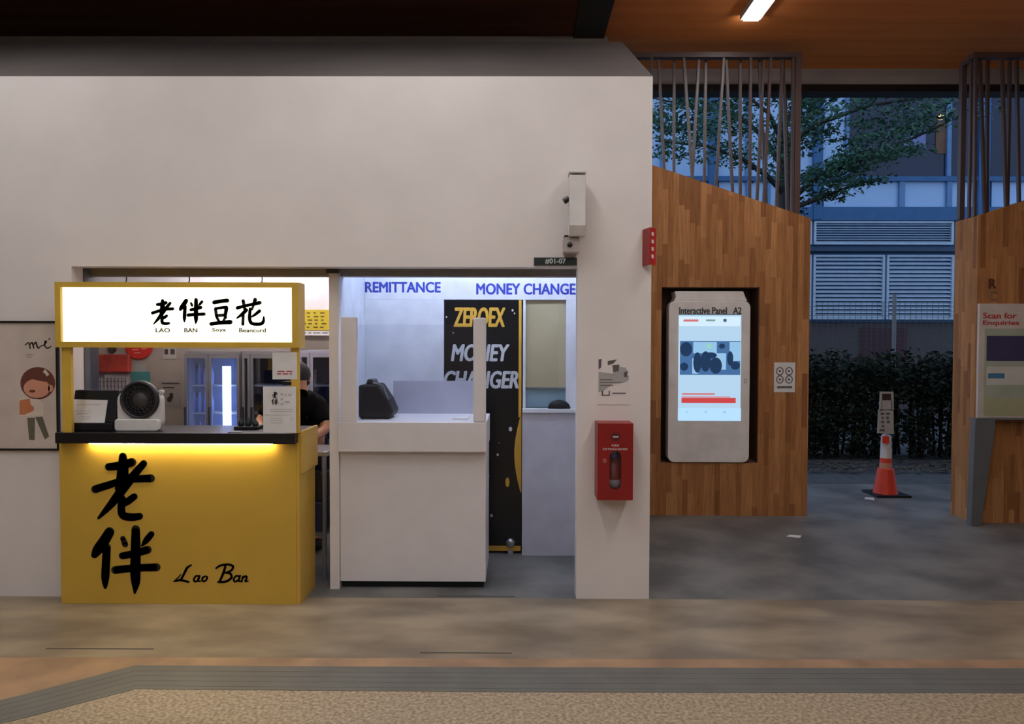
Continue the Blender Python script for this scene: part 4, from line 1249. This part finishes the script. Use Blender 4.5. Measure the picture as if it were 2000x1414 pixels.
# ---------------------------------------------------------------- steel slat screens
def slat_screen(Y, left, right, top, bars, base, label, edge):
    t = thing('slat_screen', (P((left + right) / 2, 400, Y).x, Y + .12, base((left + right) / 2)), label, 'screen', 'steel slat screens over the timber panels')
    zt = P(1400, top, Y).z
    xl, xr = P(left, 100, Y).x, P(right, 100, Y).x
    obj('top_rail', MB().box(xl, xr, Y + .05, Y + .13, zt - .045, zt), M_SLAT, t)
    for e in edge:
        x = P(e, 250, Y).x
        obj('edge_post', MB().box(x - .026, x + .026, Y + .05, Y + .16, base(x) + .001, zt - .045), M_SLAT, t)
    for k, (a, b_) in enumerate(bars):
        xa, xb = P(a, 100, Y).x, P(b_, 400, Y).x
        yy = Y + (.06, .10, .145)[k % 3]
        zb2 = base(xb) + .002
        m = MB()
        hw_ = .0115
        m.add([(xb - hw_, yy, zb2 - .0), (xb + hw_, yy, zb2), (xb + hw_, yy + .03, zb2), (xb - hw_, yy + .03, zb2),
               (xa - hw_, yy, zt - .04), (xa + hw_, yy, zt - .04), (xa + hw_, yy + .03, zt - .04), (xa - hw_, yy + .03, zt - .04)],
              [(3, 2, 1, 0), (4, 5, 6, 7), (0, 1, 5, 4), (1, 2, 6, 5), (2, 3, 7, 6), (3, 0, 4, 7)])
        obj('slat', m, M_SLAT, t)
    return t


slat_screen(YA, 1196, 1570, 97,
            [(1212, 1204), (1232, 1238), (1252, 1248), (1276, 1270), (1291, 1302), (1324, 1323), (1339, 1356), (1371, 1357), (1387, 1384), (1418, 1402), (1425, 1438), (1456, 1456), (1471, 1469), (1500, 1486), (1494, 1508), (1511, 1497), (1537, 1525), (1542, 1551), (1555, 1553)],
            slopeA, 'dark brown slat screen above the timber panel with the information screen', (1563,))

# ---------------------------------------------------------------- second timber panel
xB0, xB1 = P(1906, 700, YB).x, P(1906, 700, YB).x + 2.2
zB = P(1907, 421, YB).z
slopeB = lambda x: zB + (x - xB0) * .32
t = thing('timber_panel', ((xB0 + xB1) / 2, YB + DA / 2, 0), 'timber panel at the right edge with rising top beside the gap', 'panel')
bo2 = obj('boards', MB().prism([(xB0, 0), (xB1, 0), (xB1, slopeB(xB1)), (xB0, zB)], YB, YB + DA), M_WOOD, t)
text('lettering', 'R', 1930, 1944, 545, 563, YB, mat('brown_letters', (92, 56, 34), .5), bo2, th=.012, fat=.045)
text('lettering', 'C', 1930, 1944, 568, 586, YB, mat('pale_letters', (150, 120, 96), .5), bo2, th=.012, fat=.045)
scr2 = slat_screen(YB + .02, 1909, 2140, 97, [(1916, 1914), (1930, 1940), (1952, 1950), (1968, 1976), (1990, 1984), (2010, 2014), (2032, 2026)],
            lambda x: slopeB(max(x, xB0)), 'dark brown slat screen above the timber panel at the right edge', ())
obj('side_rail', MB().box(xB0 + .005, xB0 + .05, YB + .15, YB + .335, P(1400, 97, YB + .02).z - .045, P(1400, 97, YB + .02).z), M_SLAT, scr2)
obj('edge_post', MB().box(xB0 + .005, xB0 + .05, YB + .285, YB + .335, slopeB(xB0 + .05) + .001, P(1400, 97, YB + .02).z - .045), M_SLAT, scr2)
obj('slat', MB().box(xB0 + .01, xB0 + .033, YB + .16, YB + .185, slopeB(xB0 + .033) + .001, P(1400, 97, YB + .02).z - .045), M_SLAT, scr2)
t = thing('direction_board', P(1960, 815, YB), 'white poster board with red heading on right timber panel', 'board')
Yq = YB - .03
sh = obj('board', MB().pbox(1911, 2040, 593, 818, Yq, YB), mat('board_white', (206, 196, 188), .5), t, bevel=.004)
text('lettering', 'Scan for', 1920, 1985, 611, 622, Yq, mat('red_letters', (190, 60, 56), .6), sh, fat=.045)
text('lettering', 'Enquiries', 1920, 1990, 626, 637, Yq, mat('red_letters', (190, 60, 56), .6), sh, fat=.045)
obj('green_field', MB().pbox(1922, 2030, 642, 812, Yq - .001, Yq), mat('pale_green_print', (170, 178, 160), .6), sh)
obj('picture', MB().pbox(1927, 2020, 656, 705, Yq - .002, Yq), mat('violet_print', (64, 60, 96), .6), sh)
obj('caption', MB().pbox(1927, 2020, 716, 752, Yq - .002, Yq), mat('cream_print', (206, 206, 196), .6), sh)
obj('caption_bar', MB().pbox(1930, 1962, 729, 739, Yq - .003, Yq - .002), mat('blue_print', (70, 124, 160), .6), sh)
obj('lower_field', MB().pbox(1922, 2030, 778, 812, Yq - .002, Yq), mat('olive_field', (176, 178, 140), .6), sh)
# grey lectern leg in front of it
Yg = YB - .12
t = thing('map_stand', (P(1925, 1021, YB).x, Yg + .06, 0), 'dark grey tapered stand leg in front of the right timber panel', 'stand')
q = lambda a, b_: (P(a, b_, Yg).x, max(0.0, P(a, b_, Yg).z))
zg = P(1920, 820, Yg).z
obj('leg', MB().prism([(P(1897, 1000, Yg).x, 0), (P(1917, 1000, Yg).x, 0), (P(1944, 834, Yg).x, P(1944, 834, Yg).z), (P(1944, 820, Yg).x, zg), (P(1905, 820, Yg).x, zg)], Yg, Yg + .07), mat('stand_grey', (104, 106, 108), .45), t, bevel=.004)
obj('tray', MB().box(P(1905, 820, Yg).x, P(1905, 820, Yg).x + 1.0, Yg, YB - .031, zg, zg + .012), mat('stand_grey', (104, 106, 108), .45), t)

# ---------------------------------------------------------------- traffic cone with sign
q = G(1729, 966)
cy = q.y
t = thing('traffic_cone', (q.x, cy, 0), 'orange traffic cone with white cone-top sign on the grey floor', 'cone')
S_ = cy / F
m_or = mat('orange_rubber', (226, 66, 36), .5)
m_rfl = mat('white_reflective', (216, 206, 200), .4)
obj('base', MB().slab([(q.x - .17, cy - .17), (q.x + .19, cy - .17), (q.x + .19, cy + .17), (q.x - .17, cy + .17)], 0, .022), M_CHAR, t, bevel=.006)
hgt = lambda py: P(1729, py, cy).z
prof = [(.123, .022), (.118, .04), (.080, hgt(915)), (.062, hgt(914))]
obj('lower_cone', MB().lathe(prof, (q.x, cy, 0), 'Z', 28), m_or, t, smooth=False)
obj('pale_band', MB().lathe([(.062, hgt(914)), (.060, hgt(903))], (q.x, cy, 0), 'Z', 28), mat('peach_band', (206, 140, 112), .5), t, smooth=True)
obj('orange_band', MB().lathe([(.060, hgt(903)), (.058, hgt(894))], (q.x, cy, 0), 'Z', 28), m_or, t, smooth=True)
obj('white_band', MB().lathe([(.058, hgt(894)), (.050, hgt(854)), (.040, hgt(849)), (0, hgt(849))], (q.x, cy, 0), 'Z', 28), m_rfl, t, smooth=False)
Yc = cy - .075
obj('chevron', MB().pprism([(1725, 852), (1736, 852), (1737, 866), (1724, 866)], Yc, Yc + .02), m_or, t)
sg = MB()
sg.pprism([(1716, 800), (1745, 800), (1746, 848), (1714, 846)], Yc - .01, Yc + .0)
sg.pprism([(1719, 765), (1723, 765), (1723, 802), (1718, 802)], Yc - .01, Yc).pprism([(1741, 765), (1745, 765), (1746, 802), (1741, 802)], Yc - .01, Yc).pbox(1723, 1741, 765, 769, Yc - .01, Yc).pbox(1722, 1742, 782, 801, Yc - .01, Yc)
so = obj('sign_plate', sg, mat('sign_white', (176, 174, 170), .5), t)
obj('sign_back', MB().pbox(1723, 1741, 769, 782, Yc - .004, Yc), mat('sign_dark', (60, 40, 42), .5), so)
pr = MB()
for a, b_, y in ((1720, 1727, 806), (1731, 1738, 806), (1722, 1726, 814), (1731, 1736, 814), (1721, 1727, 822), (1732, 1738, 822), (1722, 1727, 830), (1718, 1728, 838)):
    pr.pbox(a, b_, y, y + 4.5, Yc - .0115, Yc - .01)
obj('print', pr, mat('sign_print', (92, 90, 88), .6), so)
obj('stem', MB().tube((q.x, cy, hgt(852)), (q.x, cy, hgt(772)), .02, seg=12), m_rfl, t)
obj('clip', MB().box(q.x - .02, q.x + .02, Yc, cy, hgt(835), hgt(825)), M_DGREY, t)
tag(obj('litter_scrap', MB().slab([(G(1688, 975).x, G(1688, 975).y), (G(1708, 977).x, G(1708, 977).y), (G(1706, 973).x, G(1706, 973).y), (G(1690, 972).x, G(1690, 972).y)], .0005, .006), M_LGREY), 'pale scrap of litter on the floor just left of the cone', 'litter')
tag(obj('litter_scrap', MB().slab([(G(1536, 1048).x, G(1536, 1048).y), (G(1562, 1051).x, G(1562, 1051).y), (G(1566, 1047).x, G(1566, 1047).y), (G(1544, 1045).x, G(1544, 1045).y)], .0005, .004), M_PAPER), 'white scrap on grey floor in front of the timber panel', 'litter')

# ---------------------------------------------------------------- hedge, leaf litter, fence
def leaves(mb, centre, n, spread, size):
    for _ in range(n):
        while True:
            d = Vector((random.uniform(-1, 1), random.uniform(-1, 1), random.uniform(-1, 1)))
            if d.length < 1: break
        p = Vector(centre) + Vector((d.x * spread[0], d.y * spread[1], d.z * spread[2]))
        a = Vector((random.gauss(0, 1), random.gauss(0, 1), random.gauss(0, .6))).normalized()
        b_ = a.orthogonal().normalized()
        b_ = (Matrix.Rotation(random.uniform(0, 6.28), 3, a) @ b_)
        L = size * random.uniform(.6, 1.3)
        mb.add([p - a * L, p + b_ * L * .42, p + a * L, p - b_ * L * .42], [(0, 1, 2, 3)])


random.seed(11)
Yh = G(1700, 905).y
zh = P(1700, 700, Yh + .3).z
hx0, hx1 = P(1480, 800, Yh).x, P(2080, 800, Yh).x
t = thing('hedge', ((hx0 + hx1) / 2, Yh + .6, 0), 'dark clipped hedge standing behind the traffic cone', 'hedge')
core = MB()
for i in range(90):
    x = random.uniform(hx0 + .1, hx1 - .1)
    y = Yh + random.uniform(.45, .9)
    core.path([(x, y, 0), (x + random.uniform(-.1, .1), y, zh * .5), (x + random.uniform(-.2, .2), y - .05, zh * .93)], .02, .008, 6)
obj('stems', core, mat('hedge_core', (44, 40, 34), .9, spec=.1), t)
lv = MB()
for i in range(620):
    x = random.uniform(hx0, hx1)
    z = random.uniform(.06, zh - .06) if i % 3 else random.uniform(zh * .6, zh)
    leaves(lv, (x, Yh + .3 + random.uniform(0, .65), z), 34, (.22, .2, .16), .046)
obj('foliage', lv, mat('hedge_leaf', (58, 70, 56), .7, c2=(38, 46, 40), scale=4, spec=.15), t)
lt = MB()
for i in range(900):
    y = random.uniform(Yh - .75, Yh + .15)
    x = random.uniform(P(1560, 900, y).x, P(1900, 900, y).x)
    p = Vector((x, y, .012 + random.uniform(0, .015)))
    a = Vector((random.gauss(0, 1), random.gauss(0, 1), random.gauss(0, .15))).normalized()
    b_ = Vector((-a.y, a.x, random.gauss(0, .1)))
    L = random.uniform(.02, .045)
    lt.add([p - a * L, p + b_ * L * .5, p + a * L, p - b_ * L * .5], [(0, 1, 2, 3)])
lo_ = obj('leaf_litter', lt, mat('dry_leaf', (112, 96, 76), .8, c2=(78, 70, 58), scale=8))
tag(lo_, 'dry fallen leaves along the foot of the dark hedge', 'leaves', kind='stuff')
Yf2 = Yh + 1.5
t = thing('wire_fence', (P(1746, 700, Yf2).x, Yf2, 0), 'wire mesh fence with thin grey post behind the hedge', 'fence')
for a in (1500, 1747, 1990):
    x = P(a, 600, Yf2).x
    obj('fence_post', MB().tube((x, Yf2, 0), (x, Yf2, P(1747, 574, Yf2).z), .03, seg=12), mat('galvanised', (150, 154, 158), .5), t)
wr = MB()
z1 = P(1747, 590, Yf2).z
for i in range(46):
    x = P(1500 + i * 10.8, 600, Yf2).x
    wr.box(x - .0025, x + .0025, Yf2 + .03, Yf2 + .035, .1, z1)
for k in range(14):
    z = z1 - k * .07
    wr.box(P(1500, 600, Yf2).x, P(1990, 600, Yf2).x, Yf2 + .03, Yf2 + .035, z - .0025, z + .0025)
obj('mesh', wr, mat('fence_wire', (104, 112, 120), .5), t)

# ---------------------------------------------------------------- tree
random.seed(5)
Yt = 11.4
T = lambda a, b_, dy=0.0: P(a, b_, Yt + dy)
base = T(1532, 700); base.z = -.01
t = thing('tree', (base.x, Yt, -.01), 'spreading small-leaved tree behind the slat screens', 'tree')
br_ = MB()
br_.path([(base.x, Yt, -.01), T(1534, 420), T(1532, 330), T(1530, 260), T(1528, 150), T(1530, 40)], .12, .04, 10)
limbs = [[T(1533, 380), T(1500, 345, -.2), T(1450, 310, -.4), T(1380, 285, -.6), T(1280, 275, -.8)],
         [T(1531, 340), T(1545, 300, .3), T(1562, 262, .5), T(1600, 230, .8)],
         [T(1532, 330), T(1490, 265, .2), T(1440, 225, .4), T(1340, 205, .6), T(1270, 190, .7)],
         [T(1534, 400), T(1590, 350, -.5), T(1660, 320, -.8), T(1760, 280, -1), T(1850, 240, -1.1)],
         [T(1530, 280), T(1500, 220, -.5), T(1450, 180, -.7)],
         [T(1530, 290), T(1600, 240, -.4), T(1700, 205, -.7), T(1850, 185, -.9)],
         [T(1534, 410), T(1580, 395, -.3), T(1640, 372, -.6), T(1690, 355, -.7)],
         [T(1530, 250), T(1570, 180, .4), T(1650, 120, .8)]]
for lb in limbs: br_.path(lb, .05, .012, 7)
obj('trunk', br_, mat('bark', (62, 56, 54), .8), t)
lv = MB()
def tier(pts, n, sx, sz, size=.055, per=26):
    for _ in range(n):
        k = random.random() * (len(pts) - 1)
        i = int(k)
        p = pts[i].lerp(pts[i + 1], k - i)
        leaves(lv, (p.x + random.gauss(0, sx), p.y + random.gauss(0, .4), p.z + random.gauss(0, sz)), per, (.26, .25, .07), size)
tier(limbs[0][1:], 40, .12, .07, .04)
tier(limbs[2], 44, .15, .09, .04)
tier([T(1270, 235, .2), T(1350, 240, .1), T(1430, 250, 0)], 34, .15, .08)
tier([T(1270, 200, .2), T(1400, 192, .1), T(1520, 190, 0)], 34, .15, .1)
tier(limbs[3][1:], 62, .12, .12, .042)
tier(limbs[5], 70, .2, .11, .042)
tier([T(1600, 345, -.5), T(1660, 318, -.7), T(1740, 300, -.8)], 36, .12, .1, .042)
tier([T(1640, 260, -.6), T(1740, 240, -.8), T(1830, 215, -.9)], 34, .2, .1, .042)
tier(limbs[6][1:], 14, .08, .05)
tier([T(1560, 215, .3), T(1590, 200, .2), T(1630, 190, .2)], 26, .1, .1)
tier([T(1560, 150), T(1700, 130, -.4), T(1850, 140, -.5)], 50, .2, .2)
obj('foliage', lv, mat('tree_leaf', (84, 124, 100), .6, c2=(50, 82, 68), scale=2, spec=.2), t)

# ---------------------------------------------------------------- office building beyond
YO = 17.0
O = lambda a, b_: P(a, b_, YO)
t = thing('office_building', (O(1700, 600).x, YO + .3, -.01), 'blue framed glass office building beyond the hedge and tree', 'building')
m_bl = mat('blue_frame', (44, 100, 150), .4)
m_pn = mat('pale_blue_glass', (176, 206, 240), .15, c2=(160, 192, 230), scale=.6)
m_dk = mat('dark_glass', (40, 46, 72), .08, c2=(34, 38, 60), scale=.5)
m_lv = mat('pale_louvre', (196, 212, 228), .5)
XL, XR = O(1100, 500).x, O(2160, 500).x
zc_ = lambda py: O(1700, py).z
def pane(a0, a1, b0, b1, m, nm='window_pane'):
    return obj(nm, MB().pbox(a0, a1, b0, b1, YO + .02, YO + .06), m, t)
wl = MB().box(XL, XR, YO + .065, YO + .4, zc_(629), 9.5)
obj('wall', wl, m_bl, t)
obj('lower_wall', MB().box(XL, XR, YO + .1, YO + .4, -.01, zc_(629)), mat('brown_render', (92, 82, 80), .8), t)
frm = MB()
def fb(a0, a1, b0, b1, d=.0): frm.pbox(a0, a1, b0, b1, YO - .06 - d, YO + .064)
for a0, a1 in ((1186, 1206), (1386, 1404), (1592, 1609), (1915, 1937), (2120, 2140)): fb(a0, a1, -60, 428, .04)
for b0, b1 in ((344, 353), (404, 430), (60, 70)): fb(1100, 2160, b0, b1, .02)
obj('window_frame', frm, m_bl, t)
m_mul = mat('steel_blue', (98, 140, 186), .4)
for a0, a1 in ((1292, 1297), (1458, 1466), (1500, 1505), (1757, 1768), (1850, 1860), (2030, 2036)):
    obj('mullion', MB().pbox(a0, a1, 353, 404, YO - .05, YO + .03), m_mul, t)
for a0, a1 in ((1292, 1297), (1458, 1466), (1654, 1660), (1852, 1860), (2030, 2036)):
    obj('mullion', MB().pbox(a0, a1, 70, 344, YO - .05, YO + .03), m_mul, t)
for a0, a1 in ((1206, 1292), (1297, 1386), (1404, 1458), (1466, 1592), (1609, 1654), (1660, 1852), (1860, 1915), (1937, 2030), (2036, 2120)):
    pane(a0, a1, 70, 344, m_dk if a0 in (1660, 1860, 1937) else m_pn)
for a0, a1 in ((1206, 1292), (1297, 1386), (1404, 1458), (1466, 1592), (1609, 1757), (1768, 1850), (1860, 1915), (1937, 2030)):
    pane(a0, a1, 353, 404, m_pn)
obj('blind', MB().pbox(1766, 1808, 255, 290, YO - .01, YO + .015), mat('lilac_blind', (120, 128, 180), .4), t)
obj('window_lamp', MB().ellipsoid(O(1838, 228), .06, .05, .07), mat('warm_lamp', (255, 220, 170), .5, emit=6, emit_c=(255, 205, 140)), t, smooth=True)
obj('curtain', MB().pbox(1828, 1850, 238, 300, YO + .0, YO + .02), mat('brown_curtain', (120, 84, 60), .7), t)


def louvre(a0, a1, b0, b1, n, nm='louvre_panel'):
    m = MB()
    x0, x1 = O(a0, 500).x, O(a1, 500).x
    z0, z1 = zc_(b1), zc_(b0)
    e = .05
    m.box(x0, x0 + e, YO - .05, YO + .06, z0, z1).box(x1 - e, x1, YO - .05, YO + .06, z0, z1).box(x0 + e, x1 - e, YO - .05, YO + .06, z0, z0 + e).box(x0 + e, x1 - e, YO - .05, YO + .06, z1 - e, z1)
    h = (z1 - z0 - 2 * e) / n
    for i in range(n):
        z = z0 + e + i * h
        m.xprism([(YO - .04, z + h * .1), (YO - .03, z + h * .1), (YO + .05, z + h * .9), (YO + .04, z + h * .9)], x0 + e, x1 - e)
    return obj(nm, m, m_lv, t)


for a0, a1 in ((1190, 1385), (1388, 1584), (1588, 1860), (1866, 2150)):
    louvre(a0, a1, 432, 478, 8)
for a0, a1 in ((1190, 1290), (1294, 1390), (1394, 1490), (1494, 1584), (1588, 1727), (1731, 1862), (1866, 2000), (2004, 2140)):
    louvre(a0, a1, 498, 624, 15, 'louvre_door')
obj('canopy_ledge', MB().box(XL, XR, YO - .12, YO + .06, zc_(492), zc_(484)), mat('dark_ledge', (50, 74, 100), .5), t)
obj('bay_door', MB().pbox(1682, 1770, 640, 720, YO + .05, YO + .09), mat('dark_red_shutter', (72, 34, 40), .6), t)

for o in bpy.data.objects:
    if '_w' in o: del o['_w']
